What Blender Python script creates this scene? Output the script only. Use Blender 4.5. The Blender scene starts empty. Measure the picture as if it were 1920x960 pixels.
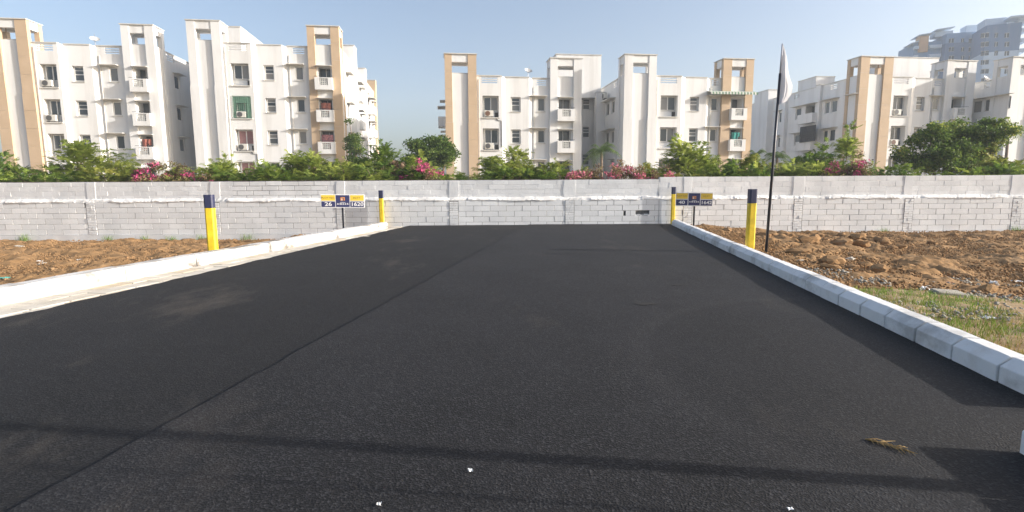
import bpy, bmesh, math, random
import numpy as np
from mathutils import Vector, Matrix

random.seed(7)
RNG = np.random.default_rng(11)
scene = bpy.context.scene
COL = scene.collection

# ------------------------------------------------------------------ camera
FPX = 1000.0                       # focal length in pixels of a 1920 px wide frame
CAM_H = 1.5
PITCH = math.atan(132 / 1000.0)
ROLL = math.radians(0.3)
cam_d = bpy.data.cameras.new('camera')
cam_d.sensor_width = 36.0
cam_d.lens = 36.0 * FPX / 1920.0
cam_d.clip_start = 0.05
cam_d.clip_end = 3000
cam = bpy.data.objects.new('camera', cam_d)
COL.objects.link(cam)
cam.matrix_world = (Matrix.Translation((0, 0, CAM_H)) @ Matrix.Rotation(math.pi / 2 - PITCH, 4, 'X')
                    @ Matrix.Rotation(-ROLL, 4, 'Z'))
scene.camera = cam

# ------------------------------------------------------------------ light
SUN_EL = math.radians(17.5)
SUN_AZ = math.radians(8.0)         # behind the +X axis
world = bpy.data.worlds.new('World')
scene.world = world
world.use_nodes = True
wn = world.node_tree
bg = wn.nodes['Background']
sky = wn.nodes.new('ShaderNodeTexSky')
sky.sky_type = 'NISHITA'
sky.sun_disc = False
sky.sun_elevation = SUN_EL
sky.sun_rotation = math.pi / 2 + SUN_AZ
sky.altitude = 10
sky.air_density = 0.85
sky.dust_density = 4.5
sky.ozone_density = 1.3
wn.links.new(sky.outputs[0], bg.inputs[0])
bg.inputs[1].default_value = 0.15
sun_d = bpy.data.lights.new('sun', 'SUN')
sun_d.energy = 4.9
sun_d.angle = math.radians(0.55)
sun_d.color = (1.0, 0.945, 0.875)
sun = bpy.data.objects.new('sun', sun_d)
COL.objects.link(sun)
to_sun = Vector((math.cos(SUN_EL) * math.cos(SUN_AZ), -math.cos(SUN_EL) * math.sin(SUN_AZ), math.sin(SUN_EL)))
sun.rotation_euler = to_sun.to_track_quat('Z', 'Y').to_euler()
sun.location = to_sun * 60
scene.view_settings.view_transform = 'Standard'
scene.view_settings.look = 'None'
scene.view_settings.gamma = 1.0
scene.view_settings.use_curve_mapping = False
scene.view_settings.exposure = 0.86
scene.render.engine = 'CYCLES'
scene.cycles.max_bounces = 6
scene.cycles.volume_bounces = 0

# ------------------------------------------------------------------ helpers
def ray(px, py):
    u = (px - 960) / FPX; v = (480 - py) / FPX
    c, s = math.cos(ROLL), math.sin(ROLL)
    u, v = u * c + v * s, -u * s + v * c
    cp, sp = math.cos(PITCH), math.sin(PITCH)
    return Vector((u, cp + sp * v, -sp + cp * v))
def at_y(px, py, Y):
    d = ray(px, py)
    return d * (Y / d.y) + Vector((0, 0, CAM_H))
def at_z(px, py, z=0.0):
    d = ray(px, py)
    return d * ((z - CAM_H) / d.z) + Vector((0, 0, CAM_H))

def fade(t): return t * t * (3 - 2 * t)
_perm = RNG.random((256, 256))
def vnoise(x, y):
    x = np.asarray(x, float); y = np.asarray(y, float)
    xi = np.floor(x).astype(int); yi = np.floor(y).astype(int)
    xf = fade(x - xi); yf = fade(y - yi)
    p = lambda a, b: _perm[a % 256, b % 256]
    return ((p(xi, yi) * (1 - xf) + p(xi + 1, yi) * xf) * (1 - yf)
            + (p(xi, yi + 1) * (1 - xf) + p(xi + 1, yi + 1) * xf) * yf)

class MB:
    """collects faces of one mesh"""
    def __init__(self): self.v = []; self.f = []; self.m = []
    def quad(self, a, b, c, d, mi=0):
        n = len(self.v); self.v += [a, b, c, d]; self.f.append((n, n + 1, n + 2, n + 3)); self.m.append(mi)
    def face(self, pts, mi=0):
        n = len(self.v); self.v += list(pts); self.f.append(tuple(range(n, n + len(pts)))); self.m.append(mi)
    def hexa(self, p, mi=0):
        n = len(self.v); self.v += list(p)
        for q in ((0, 3, 2, 1), (4, 5, 6, 7), (0, 1, 5, 4), (1, 2, 6, 5), (2, 3, 7, 6), (3, 0, 4, 7)):
            self.f.append(tuple(n + i for i in q)); self.m.append(mi)
    def box(self, x0, x1, y0, y1, z0, z1, mi=0):
        self.hexa([(x0, y0, z0), (x1, y0, z0), (x1, y1, z0), (x0, y1, z0),
                   (x0, y0, z1), (x1, y0, z1), (x1, y1, z1), (x0, y1, z1)], mi)
    def tube(self, pts, radii, seg=8, mi=0, cap=True):
        rings = []
        up = Vector((0, 0, 1))
        for i, p in enumerate(pts):
            p = Vector(p)
            d = (Vector(pts[min(i + 1, len(pts) - 1)]) - Vector(pts[max(i - 1, 0)]))
            if d.length < 1e-9: d = up.copy()
            d.normalize()
            a = d.cross(Vector((1, 0, 0)) if abs(d.x) < .9 else Vector((0, 1, 0))).normalized()
            b = d.cross(a)
            n = len(self.v)
            for k in range(seg):
                t = 2 * math.pi * k / seg
                self.v.append(tuple(p + (a * math.cos(t) + b * math.sin(t)) * radii[i]))
            rings.append(n)
        for i in range(len(rings) - 1):
            for k in range(seg):
                k2 = (k + 1) % seg
                self.f.append((rings[i] + k, rings[i] + k2, rings[i + 1] + k2, rings[i + 1] + k)); self.m.append(mi)
        if cap:
            self.f.append(tuple(rings[0] + k for k in range(seg))[::-1]); self.m.append(mi)
            self.f.append(tuple(rings[-1] + k for k in range(seg))); self.m.append(mi)
    def build(self, name, mats, parent=None, smooth=False, bevel=0, weld=False):
        me = bpy.data.meshes.new(name)
        me.from_pydata([tuple(p) for p in self.v], [], self.f)
        if not isinstance(mats, (list, tuple)): mats = [mats]
        for m in mats: me.materials.append(m)
        if len(mats) > 1: me.polygons.foreach_set('material_index', self.m)
        if weld or bevel:
            bm = bmesh.new(); bm.from_mesh(me)
            bmesh.ops.remove_doubles(bm, verts=bm.verts, dist=1e-5)
            bmesh.ops.recalc_face_normals(bm, faces=bm.faces)
            if bevel: bmesh.ops.bevel(bm, geom=list(bm.edges), offset=bevel, segments=1, affect='EDGES', clamp_overlap=True)
            bm.to_mesh(me); bm.free()
        if smooth: me.polygons.foreach_set('use_smooth', [True] * len(me.polygons))
        me.update()
        o = bpy.data.objects.new(name, me)
        COL.objects.link(o)
        if parent is not None: o.parent = parent
        return o

def empty(name, loc=(0, 0, 0), rz=0.0):
    o = bpy.data.objects.new(name, None)
    o.empty_display_size = .2
    COL.objects.link(o)
    o.location = loc; o.rotation_euler = (0, 0, rz)
    return o
def tag(o, label, cat, group=None):
    o['label'] = label; o['category'] = cat
    if group: o['group'] = group
    return o
def struct(o): o['kind'] = 'structure'; return o
def stuff(o): o['kind'] = 'stuff'; return o
def clone(o, parent=None):
    c = o.copy(); COL.objects.link(c); c.parent = parent
    for ch in list(o.children): clone(ch, c)
    return c
def link_mesh(name, me, parent, loc=(0, 0, 0), rot=(0, 0, 0), scale=(1, 1, 1)):
    o = bpy.data.objects.new(name, me); COL.objects.link(o); o.parent = parent
    o.location = loc; o.rotation_euler = rot; o.scale = scale
    return o
def grid_mesh(name, X, Y, Z, mat, parent=None, smooth=True):
    h, w = X.shape
    v = np.stack([X, Y, Z], -1).reshape(-1, 3)
    i = np.arange(h * w).reshape(h, w)
    f = np.stack([i[:-1, :-1], i[:-1, 1:], i[1:, 1:], i[1:, :-1]], -1).reshape(-1, 4)
    me = bpy.data.meshes.new(name)
    me.vertices.add(len(v)); me.vertices.foreach_set('co', v.ravel())
    me.loops.add(f.size); me.loops.foreach_set('vertex_index', f.ravel())
    me.polygons.add(len(f)); me.polygons.foreach_set('loop_start', np.arange(0, f.size, 4))
    me.polygons.foreach_set('use_smooth', np.full(len(f), smooth))
    me.update(calc_edges=True); me.validate()
    me.materials.append(mat)
    o = bpy.data.objects.new(name, me); COL.objects.link(o)
    if parent is not None: o.parent = parent
    return o
def quads_mesh(name, V, mat, tint=None, parent=None):
    """V: (n,4,3) separate quads, optional per-face tint"""
    n = len(V)
    me = bpy.data.meshes.new(name)
    me.vertices.add(n * 4); me.vertices.foreach_set('co', V.reshape(-1))
    me.loops.add(n * 4); me.loops.foreach_set('vertex_index', np.arange(n * 4))
    me.polygons.add(n); me.polygons.foreach_set('loop_start', np.arange(0, n * 4, 4))
    me.update(calc_edges=True)
    if tint is not None:
        a = me.attributes.new('tint', 'FLOAT', 'FACE'); a.data.foreach_set('value', np.asarray(tint, np.float32))
    me.materials.append(mat)
    o = bpy.data.objects.new(name, me); COL.objects.link(o)
    if parent is not None: o.parent = parent
    return o

# ------------------------------------------------------------------ materials
def nt(name):
    m = bpy.data.materials.new(name); m.use_nodes = True
    t = m.node_tree; b = t.nodes['Principled BSDF']
    return m, t, b
def N(t, typ, **kw):
    n = t.nodes.new(typ)
    for k, v in kw.items():
        if k in n.inputs.keys() if hasattr(n.inputs, 'keys') else False: n.inputs[k].default_value = v
        else: setattr(n, k, v)
    return n
def ramp(t, fac, stops):
    r = t.nodes.new('ShaderNodeValToRGB')
    while len(r.color_ramp.elements) < len(stops): r.color_ramp.elements.new(.5)
    for e, (p, c) in zip(r.color_ramp.elements, stops):
        e.position = p; e.color = (*c, 1) if len(c) == 3 else c
    t.links.new(fac, r.inputs[0]); return r.outputs[0]
def noise(t, scale, detail=4, rough=.55, vec=None):
    n = t.nodes.new('ShaderNodeTexNoise'); n.inputs['Scale'].default_value = scale
    n.inputs['Detail'].default_value = detail; n.inputs['Roughness'].default_value = rough
    if vec is not None: t.links.new(vec, n.inputs['Vector'])
    return n.outputs['Fac']
def coords(t, kind='Object', scale=None):
    c = t.nodes.new('ShaderNodeTexCoord').outputs[kind]
    if scale is None: return c
    mp = t.nodes.new('ShaderNodeMapping'); mp.inputs['Scale'].default_value = scale
    t.links.new(c, mp.inputs[0]); return mp.outputs[0]
def world_pos(t, scale=None):
    c = t.nodes.new('ShaderNodeNewGeometry').outputs['Position']
    if scale is None: return c
    mp = t.nodes.new('ShaderNodeMapping'); mp.inputs['Scale'].default_value = scale
    t.links.new(c, mp.inputs[0]); return mp.outputs[0]
def mix(t, fac, a, b, mode='MIX'):
    m = t.nodes.new('ShaderNodeMix'); m.data_type = 'RGBA'; m.blend_type = mode
    for s, v in ((0, fac), (6, a), (7, b)):
        if isinstance(v, (int, float)): m.inputs[s].default_value = v
        elif isinstance(v, tuple): m.inputs[s].default_value = (*v, 1)
        else: t.links.new(v, m.inputs[s])
    return m.outputs[2]
def maprange(t, v, a, b, c=0., d=1.):
    m = t.nodes.new('ShaderNodeMapRange')
    for i, x in enumerate((a, b, c, d)): m.inputs[i + 1].default_value = x
    t.links.new(v, m.inputs[0]); return m.outputs[0]
def bump(t, b, h, strength=.3, dist=.01):
    n = t.nodes.new('ShaderNodeBump'); n.inputs['Strength'].default_value = strength; n.inputs['Distance'].default_value = dist
    t.links.new(h, n.inputs['Height']); t.links.new(n.outputs[0], b.inputs['Normal'])
def objrand(t): return t.nodes.new('ShaderNodeObjectInfo').outputs['Random']
def setc(t, b, c):
    if isinstance(c, tuple): b.inputs['Base Color'].default_value = (*c, 1)
    else: t.links.new(c, b.inputs['Base Color'])

def simple(name, col, rough=.6, metal=0., var=.0, scale=8., bumps=0.):
    m, t, b = nt(name)
    b.inputs['Roughness'].default_value = rough; b.inputs['Metallic'].default_value = metal
    if var:
        f = noise(t, scale, 5, .6, world_pos(t))
        lo = tuple(c * (1 - var) for c in col); hi = tuple(min(1, c * (1 + var)) for c in col)
        setc(t, b, ramp(t, f, [(.3, lo), (.7, hi)]))
        if bumps: bump(t, b, f, bumps, .02)
    else: setc(t, b, col)
    return m

def limewash(name, lo, hi, dirt=.5):
    m, t, b = nt(name)
    p = world_pos(t)
    n1 = noise(t, 1.3, 5, .6, p); n2 = noise(t, 14, 5, .65, p)
    c = ramp(t, n1, [(.3, lo), (.65, hi)])
    r = objrand(t)
    c = mix(t, maprange(t, r, 0, 1, 0, .34), c, tuple(x * .76 for x in lo))
    spots = ramp(t, n2, [(.62, (0, 0, 0)), (.75, (1, 1, 1))])
    c = mix(t, spots, c, (.46, .43, .40)) if dirt > .6 else mix(t, maprange(t, n2, .58, .78, 0, dirt), c, (.42, .40, .38))
    setc(t, b, c); b.inputs['Roughness'].default_value = .9
    bump(t, b, n2, .5, .012)
    return m
M = {}
M['block'] = limewash('limewashed block', (.71, .72, .73), (.84, .85, .855), .35)
M['upper'] = limewash('limewashed rendered block', (.68, .69, .70), (.84, .85, .855), .5)
M['mortar'] = simple('wall mortar', (.29, .285, .28), .95, var=.3, scale=9, bumps=.4)
M['ledge'] = limewash('limewashed mortar ledge', (.58, .575, .56), (.78, .77, .75), .55)
M['topdirt'] = simple('dark mossy wall top', (.09, .08, .07), .95, var=.5, scale=6)

def bwhite(name, base, streak):
    m, t, b = nt(name)
    p = world_pos(t)
    n1 = noise(t, .35, 4, .55, p)
    st = noise(t, 1.0, 5, .6, world_pos(t, (1.1, 1.1, .10)))
    c = ramp(t, n1, [(.3, tuple(x * .93 for x in base)), (.7, base)])
    c = mix(t, maprange(t, st, .47, .70, 0, streak), c, (.44, .42, .39))
    setc(t, b, c); b.inputs['Roughness'].default_value = .85
    bump(t, b, noise(t, 6, 5, .6, p), .12, .02)
    return m
M['bwhite'] = bwhite('painted render white', (.74, .738, .73), .38)
M['bcream'] = bwhite('painted render warm white', (.80, .76, .69), .4)
M['coping'] = bwhite('weathered coping', (.60, .585, .55), .7)
M['shade'] = bwhite('stained sunshade slab', (.62, .60, .56), .6)
m, t, b = nt('tan cladding')
p = world_pos(t)
c = ramp(t, noise(t, .8, 4, .6, p), [(.3, (.48, .355, .235)), (.7, (.545, .41, .28))])
c = mix(t, maprange(t, objrand(t), 0, 1, 0, .18), c, (.42, .30, .19))
setc(t, b, c); b.inputs['Roughness'].default_value = .8; bump(t, b, noise(t, 9, 4, .6, p), .1, .02)
M['tan'] = m
m, t, b = nt('window glass')
c = ramp(t, objrand(t), [(0, (.035, .045, .055)), (.5, (.06, .07, .08)), (.75, (.14, .15, .155)), (1, (.24, .225, .21))])
setc(t, b, c); b.inputs['Roughness'].default_value = .12; b.inputs['Specular IOR Level'].default_value = .6
M['glass'] = m
M['frame'] = simple('white window frame', (.72, .71, .69), .5)
M['dark'] = simple('dark interior', (.045, .043, .042), .9)
M['iron'] = simple('dark painted iron', (.03, .03, .035), .5)
M['jali'] = simple('perforated concrete screen', (.50, .50, .48), .85, var=.25, scale=5)
M['roof'] = simple('roof terrace screed', (.42, .38, .34), .95, var=.2, scale=2)
M['ac'] = simple('air conditioner casing', (.62, .60, .55), .5, var=.1, scale=3)
M['acdark'] = simple('air conditioner grille', (.08, .08, .08), .6)
M['acrust'] = simple('rusty brown fan grille', (.14, .07, .04), .7)
M['net'] = simple('green safety netting', (.13, .25, .18), .85, var=.25, scale=4)
M['cloth_red'] = simple('red brown cloth', (.30, .10, .07), .9, var=.4, scale=9)
M['cloth_teal'] = simple('teal cloth', (.03, .23, .20), .9, var=.3, scale=9)
M['cloth_dark'] = simple('dark cloth', (.05, .05, .07), .9)
M['cloth_multi'] = simple('patterned cloth', (.34, .15, .16), .9, var=.8, scale=14)
M['curtain'] = simple('curtain behind glass', (.30, .16, .16), .9, var=.2, scale=9)
M['awn_w'] = simple('awning white', (.60, .60, .56), .8)
M['awn_g'] = simple('awning green', (.10, .20, .12), .8)
M['dish'] = simple('satellite dish grey', (.56, .55, .53), .5)

# asphalt
def asphalt(name, base, seed, dusty):
    m, t, b = nt(name)
    p = world_pos(t)
    vo = t.nodes.new('ShaderNodeTexVoronoi'); vo.inputs['Scale'].default_value = 80
    t.links.new(p, vo.inputs['Vector'])
    fine = noise(t, 130, 3, .7, p)
    med = noise(t, 1.1, 5, .6, world_pos(t, (1, .6, 1)))
    c = ramp(t, med, [(.3, tuple(x * .65 for x in base)), (.7, tuple(x * 1.35 for x in base))])
    c = mix(t, ramp(t, vo.outputs['Color'], [(.55, (0, 0, 0)), (.95, (.6, .6, .6) if seed == 2 else (.42, .42, .42))]), c, (.056, .056, .061))
    c = mix(t, maprange(t, fine, .58, .78, 0, .5), c, (.075, .073, .073))
    # drifts of pale dust
    d1 = noise(t, .55, 6, .7, world_pos(t, (1, .45, 1)))
    c = mix(t, maprange(t, d1, .56, .80, 0, dusty), c, (.15, .125, .10))
    d2 = noise(t, 2.2, 8, .8, world_pos(t, (.8, 1.6, 1)))
    c = mix(t, maprange(t, d2, .66, .80, 0, dusty * .8), c, (.20, .16, .11))
    if seed == 2:            # the swept arc of a turning tyre
        g = world_pos(t, (1, 1, 0)); dn = t.nodes.new('ShaderNodeVectorMath'); dn.operation = 'DISTANCE'; dn.inputs[1].default_value = (3.75, 4.2, 0)
        wob = t.nodes.new('ShaderNodeMath'); wob.operation = 'MULTIPLY_ADD'; wob.inputs[1].default_value = .12
        t.links.new(g, dn.inputs[0]); t.links.new(noise(t, 1.5, 3, .5, p), wob.inputs[0]); t.links.new(dn.outputs['Value'], wob.inputs[2])
        rim = t.nodes.new('ShaderNodeMapRange'); rim.inputs[1].default_value = 2.58; rim.inputs[2].default_value = 2.64; rim.inputs[3].default_value = .22; rim.inputs[4].default_value = 0
        t.links.new(wob.outputs[0], rim.inputs[0]); c = mix(t, rim.outputs[0], c, (.006, .006, .0065))
        for R_ in (2.70,):
            s1 = t.nodes.new('ShaderNodeMath'); s1.operation = 'SUBTRACT'; s1.inputs[1].default_value = R_; t.links.new(wob.outputs[0], s1.inputs[0])
            s2 = t.nodes.new('ShaderNodeMath'); s2.operation = 'ABSOLUTE'; t.links.new(s1.outputs[0], s2.inputs[0])
            c = mix(t, maprange(t, s2.outputs[0], .0, .16, .05, 0), c, (.075, .07, .064))
    setc(t, b, c)
    b.inputs['Roughness'].default_value = .82; b.inputs['Specular IOR Level'].default_value = .25
    h = N(t, 'ShaderNodeMath', operation='ADD')
    t.links.new(vo.outputs['Distance'], h.inputs[0]); t.links.new(fine, h.inputs[1])
    bump(t, b, h.outputs[0], .6, .007)
    return m
M['asph_l'] = asphalt('fresh asphalt, dusty mat', (.0065, .0064, .0070), 1, .5)
M['asph_r'] = asphalt('fresh asphalt', (.0095, .0095, .0110), 2, .25)
M['tar'] = simple('tar joint', (.006, .006, .0065), .97)

def soilmat(name, a, bcol, c2):
    m, t, b = nt(name)
    p = world_pos(t)
    c = ramp(t, noise(t, 1.6, 6, .65, p), [(.25, a), (.55, bcol), (.8, c2)])
    c = mix(t, maprange(t, noise(t, 22, 5, .7, p), .5, .8, 0, .6), c, tuple(x * .55 for x in a))
    setc(t, b, c); b.inputs['Roughness'].default_value = .97; b.inputs['Specular IOR Level'].default_value = .1
    bump(t, b, noise(t, 30, 5, .7, p), .6, .02)
    return m
M['soil'] = soilmat('dug brown earth', (.195, .115, .054), (.29, .177, .086), (.375, .25, .14))
M['clod'] = soilmat('earth clod', (.195, .115, .055), (.285, .175, .088), (.37, .25, .145))
M['gravel'] = soilmat('gravelly earth', (.20, .125, .06), (.33, .24, .14), (.44, .37, .27))
M['ground'] = soilmat('dry ground', (.20, .15, .09), (.28, .22, .14), (.33, .27, .18))
M['stone'] = soilmat('grey stone', (.32, .29, .25), (.44, .41, .36), (.54, .51, .46))
# kerb paint
def kerbmat(name, base, dirt):
    m, t, b = nt(name)
    p = world_pos(t)
    n = noise(t, 1.1, 6, .68, world_pos(t, (1, 1, 1.6)))
    c = mix(t, maprange(t, n, .50, .64, 0, dirt), base, (.10, .085, .07))
    c = mix(t, maprange(t, noise(t, 2.6, 6, .7, world_pos(t)), .52, .74, 0, dirt * .7), c, (.36, .29, .21))
    c = mix(t, maprange(t, noise(t, 25, 4, .7, p), .6, .8, 0, .35), c, (.48, .46, .43))
    c = mix(t, maprange(t, objrand(t), 0, 1, 0, .14), c, (.5, .5, .49))
    setc(t, b, c); b.inputs['Roughness'].default_value = .85
    bump(t, b, noise(t, 40, 5, .7, p), .4, .006)
    return m
M['kerb_l'] = kerbmat('white painted kerb, dirty', (.56, .55, .53), .95)
M['kerb_r'] = kerbmat('white painted kerb stone', (.72, .72, .71), .45)
m, t, b = nt('gutter slab')
p = world_pos(t)
c = ramp(t, noise(t, 2.2, 6, .65, p), [(.25, (.42, .37, .29)), (.6, (.58, .54, .47)), (.85, (.66, .63, .57))])
c = mix(t, maprange(t, objrand(t), .55, 1, 0, .5), c, (.52, .38, .20))
setc(t, b, c); b.inputs['Roughness'].default_value = .9; bump(t, b, noise(t, 30, 5, .7, p), .4, .01)
M['slab'] = m
M['yellow'] = simple('yellow road paint', (.72, .52, .02), .55, var=.16, scale=7, bumps=.15)
M['navy'] = simple('navy paint', (.022, .027, .075), .5, var=.1, scale=10)
M['sign_white'] = simple('sign white vinyl', (.80, .80, .80), .4)
M['sign_yellow'] = simple('sign yellow vinyl', (.80, .56, .06), .4)
M['sign_navy'] = simple('sign navy vinyl', (.035, .040, .125), .4)
M['sign_orange'] = simple('sign orange print', (.72, .30, .09), .4)
M['sign_olive'] = simple('sign lettering brown', (.22, .14, .04), .5)
M['pole'] = simple('dark steel pole', (.018, .02, .03), .4, .2)
M['poletip'] = simple('grey steel rod', (.40, .41, .45), .4, .3)
m, t, b = nt('white flag cloth')
setc(t, b, (.82, .82, .84)); b.inputs['Roughness'].default_value = .9
tr = t.nodes.new('ShaderNodeBsdfTranslucent'); tr.inputs[0].default_value = (.8, .8, .82, 1)
mx = t.nodes.new('ShaderNodeMixShader'); mx.inputs[0].default_value = .35
t.links.new(b.outputs[0], mx.inputs[1]); t.links.new(tr.outputs[0], mx.inputs[2])
t.links.new(mx.outputs[0], t.nodes['Material Output'].inputs[0])
M['flag'] = m
M['plastic_w'] = simple('white plastic scrap', (.74, .74, .73), .45)
M['plastic_b'] = simple('pale blue plastic', (.35, .50, .60), .45)
M['plastic_r'] = simple('red wrapper', (.42, .06, .07), .5)
M['plastic_t'] = simple('turquoise scrap', (.10, .36, .30), .5)
M['pinkstone'] = simple('pink brick scrap', (.46, .24, .20), .9, var=.2, scale=20)
M['conc'] = soilmat('broken concrete', (.26, .24, .20), (.36, .335, .285), (.44, .41, .36))
M['straw'] = simple('dry straw', (.40, .27, .11), .9, var=.2, scale=20)

def leafmat(name, stops, trans=.35):
    m, t, b = nt(name)
    a = t.nodes.new('ShaderNodeAttribute'); a.attribute_name = 'tint'
    c = ramp(t, a.outputs['Fac'], stops)
    setc(t, b, c); b.inputs['Roughness'].default_value = .6; b.inputs['Specular IOR Level'].default_value = .25
    tr = t.nodes.new('ShaderNodeBsdfTranslucent'); t.links.new(c, tr.inputs[0])
    mx = t.nodes.new('ShaderNodeMixShader'); mx.inputs[0].default_value = trans
    t.links.new(b.outputs[0], mx.inputs[1]); t.links.new(tr.outputs[0], mx.inputs[2])
    t.links.new(mx.outputs[0], t.nodes['Material Output'].inputs[0])
    return m
M['leaf_bright'] = leafmat('bright feathery leaves', [(0, (.09, .15, .02)), (.4, (.25, .31, .06)), (.8, (.37, .42, .095)), (1, (.48, .48, .13))], .52)
M['leaf_mid'] = leafmat('mid green leaves', [(0, (.045, .10, .02)), (.5, (.13, .20, .03)), (.85, (.22, .29, .05)), (1, (.30, .33, .07))], .45)
M['leaf_dark'] = leafmat('dark green leaves', [(0, (.045, .085, .018)), (.45, (.10, .165, .03)), (.75, (.20, .26, .05)), (1, (.50, .46, .07))], .45)
M['leaf_yellow'] = leafmat('yellow green leaves', [(0, (.09, .13, .02)), (.5, (.20, .23, .045)), (1, (.36, .33, .06))], .4)
M['leaf_boug'] = leafmat('bougainvillea', [(0, (.13, .085, .05)), (.28, (.22, .15, .085)), (.45, (.15, .19, .05)), (.62, (.25, .22, .08)), (.66, (.40, .06, .15)), (1, (.55, .09, .23))], .3)
M['leaf_boug2'] = leafmat('faded bougainvillea', [(0, (.17, .11, .07)), (.35, (.28, .18, .11)), (.55, (.24, .23, .08)), (.80, (.28, .16, .10)), (.84, (.55, .13, .20)), (1, (.62, .20, .28))], .3)
M['grass'] = leafmat('short grass', [(0, (.33, .20, .08)), (.22, (.28, .21, .07)), (.42, (.15, .20, .03)), (1, (.16, .29, .035))], .3)
M['bark'] = simple('grey brown bark', (.17, .12, .085), .95, var=.3, scale=8, bumps=.4)
M['twig'] = simple('red brown twig', (.19, .10, .075), .95, var=.2, scale=8)
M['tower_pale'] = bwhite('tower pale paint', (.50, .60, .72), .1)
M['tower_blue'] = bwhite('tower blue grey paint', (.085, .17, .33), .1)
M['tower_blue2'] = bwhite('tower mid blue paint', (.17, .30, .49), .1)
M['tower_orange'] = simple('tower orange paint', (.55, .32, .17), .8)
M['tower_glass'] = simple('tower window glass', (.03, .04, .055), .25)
#PART2
# ================================================================== SETTING
WALL_Y = 20.5
def kl(Y): return -7.795 + .171 * Y            # foot of the left kerb
def kr(Y): return 3.095 + .144 * Y             # foot of the right kerb
def al(Y): return -6.77 + .139 * Y             # left edge of the asphalt
def seam(Y): return -2.724 + .1644 * Y
def sstep(t): t = np.clip(t, 0, 1); return t * t * (3 - 2 * t)
def soil_z(x, y):
    x = np.asarray(x, float); y = np.asarray(y, float)
    dl = (kl(y) - .3) - x; dr = x - (kr(y) + .24)
    zl = .02 - .44 * sstep(dl / 5.0) - .10 * sstep((y - 12) / 8)
    zr = .06 - .30 * sstep(dr / 5.0) - .10 * sstep((y - 12) / 8)
    return np.where(x < 0, zl, zr)
def on_soil(px, py):
    z = -.2
    for _ in range(12):
        p = at_z(px, py, z); z = .5 * z + .5 * float(soil_z(p.x, p.y))
    return at_z(px, py, z)

g = MB(); g.quad((-1500, -300, -.85), (1500, -300, -.85), (1500, 2500, -.85), (-1500, 2500, -.85))
struct(g.build('ground', M['ground']))

# --- dug plots on both sides of the road
def plot(name, side):
    ny = 330
    ys = np.concatenate([np.linspace(-6, 3, 20)[:-1], np.linspace(3, WALL_Y + .02, ny)])
    nx = 360
    s = np.linspace(0, 1, nx) ** 1.5
    Yg, Sg = np.meshgrid(ys, s, indexing='ij')
    X0 = kl(Yg) - .24 if side < 0 else kr(Yg) + .2 - .19 * (Yg < 3.3)
    Xg = X0 + side * Sg * 22
    Z = soil_z(Xg, Yg)
    far = sstep((Sg * 22 - .15) / 1.0)
    rough = (vnoise(Xg * 1.1 + 40, Yg * 1.1 + 9) - .5) * .14 + (vnoise(Xg * 3.3 + 7, Yg * 3.3) - .5) * .13 \
        + (np.abs(vnoise(Xg * 8 + 3, Yg * 8 + 5) - .5)) * .10 + (vnoise(Xg * 14, Yg * 14) - .5) * .045
    if side > 0: rough *= .25 + .75 * sstep((Yg - 6.5) / 2.5)      # rough only beyond the grassy strip
    Z = Z + rough * far
    Z = np.minimum(Z, .12)
    o = grid_mesh(name, Xg, Yg, Z, M['soil'])
    return struct(o)
plot('soil_plot', -1)
plot('soil_plot', 1)
# gravelly band at the near side of the right plot
ys = np.linspace(2.0, 8.6, 150); ss = np.linspace(0, 1, 120)
Yg, Sg = np.meshgrid(ys, ss, indexing='ij')
Xg = kr(Yg) + .22 + Sg * 9
Z = soil_z(Xg, Yg) + (vnoise(Xg * 6, Yg * 6) - .5) * .05 + (vnoise(Xg * 1.3 + 3, Yg * 1.3) - .5) * .06 + .035
edge = 7.0 + .5 * vnoise(Xg * .7, Xg * 0) + .10 * (Xg - 5)
Z = Z - .16 * sstep((Yg - edge) / .9 + .5)
struct(grid_mesh('gravel_strip', Xg, Yg, Z, M['gravel']))

# --- road: two asphalt mats, their step shaped to cast a dark seam line
def lane(name, fa, fb, z0, mat, ja, jb):
    ys = np.linspace(-6, WALL_Y + .03, 420); nx = 26
    s = np.linspace(0, 1, nx)
    Yg, Sg = np.meshgrid(ys, s, indexing='ij')
    a = fa(ys) + ja * (vnoise(ys * 2.3 + 3, ys * 0 + 1) - .5) + ja * .6 * (vnoise(ys * 9, ys * 0 + 7) - .5)
    b = fb(ys) + jb * (vnoise(ys * 1.3 + 3, ys * 0 + 13) - .5) + jb * .7 * (vnoise(ys * 11, ys * 0 + 17) - .5)
    Xg = a[:, None] + (b - a)[:, None] * Sg
    Z = z0 + (vnoise(Xg * .9, Yg * .5) - .5) * .010 + (vnoise(Xg * 4, Yg * 4) - .5) * .003
    # skirts
    c2 = lambda A: np.concatenate([A[:, :1], A[:, :1], A, A[:, -1:], A[:, -1:]], 1)
    Xg = c2(Xg); Yg = c2(Yg); Z = c2(Z); Z[:, 0] -= .05; Z[:, -1] -= .05
    return grid_mesh(name, Xg, Yg, Z, mat)
road = struct(empty('road'))
o = lane('asphalt_mat', al, lambda y: seam(y) + .06, .0, M['asph_l'], .05, .02); o.parent = road
o = lane('asphalt_mat', seam, lambda y: kr(y) + .03, .017, M['asph_r'], .022, .02); o.parent = road     # raised so its edge and shadow draw the dark seam
def tar_spot(px, py, w, d, seed):
    p = at_z(px, py); r = random.Random(seed); n = 22; mb = MB()
    mb.face([(p.x + w / 2 * math.cos(6.2832 * i / n) * r.uniform(.55, 1.1), p.y + d / 2 * math.sin(6.2832 * i / n) * r.uniform(.5, 1.2), .0265) for i in range(n)])
    mb.build('tar_spot', M['tar'], road)
for i, (px, py, w, d) in enumerate([(1213, 573, .36, .14), (1272, 537, .28, .16)]): tar_spot(px, py, w, d, i)

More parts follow.
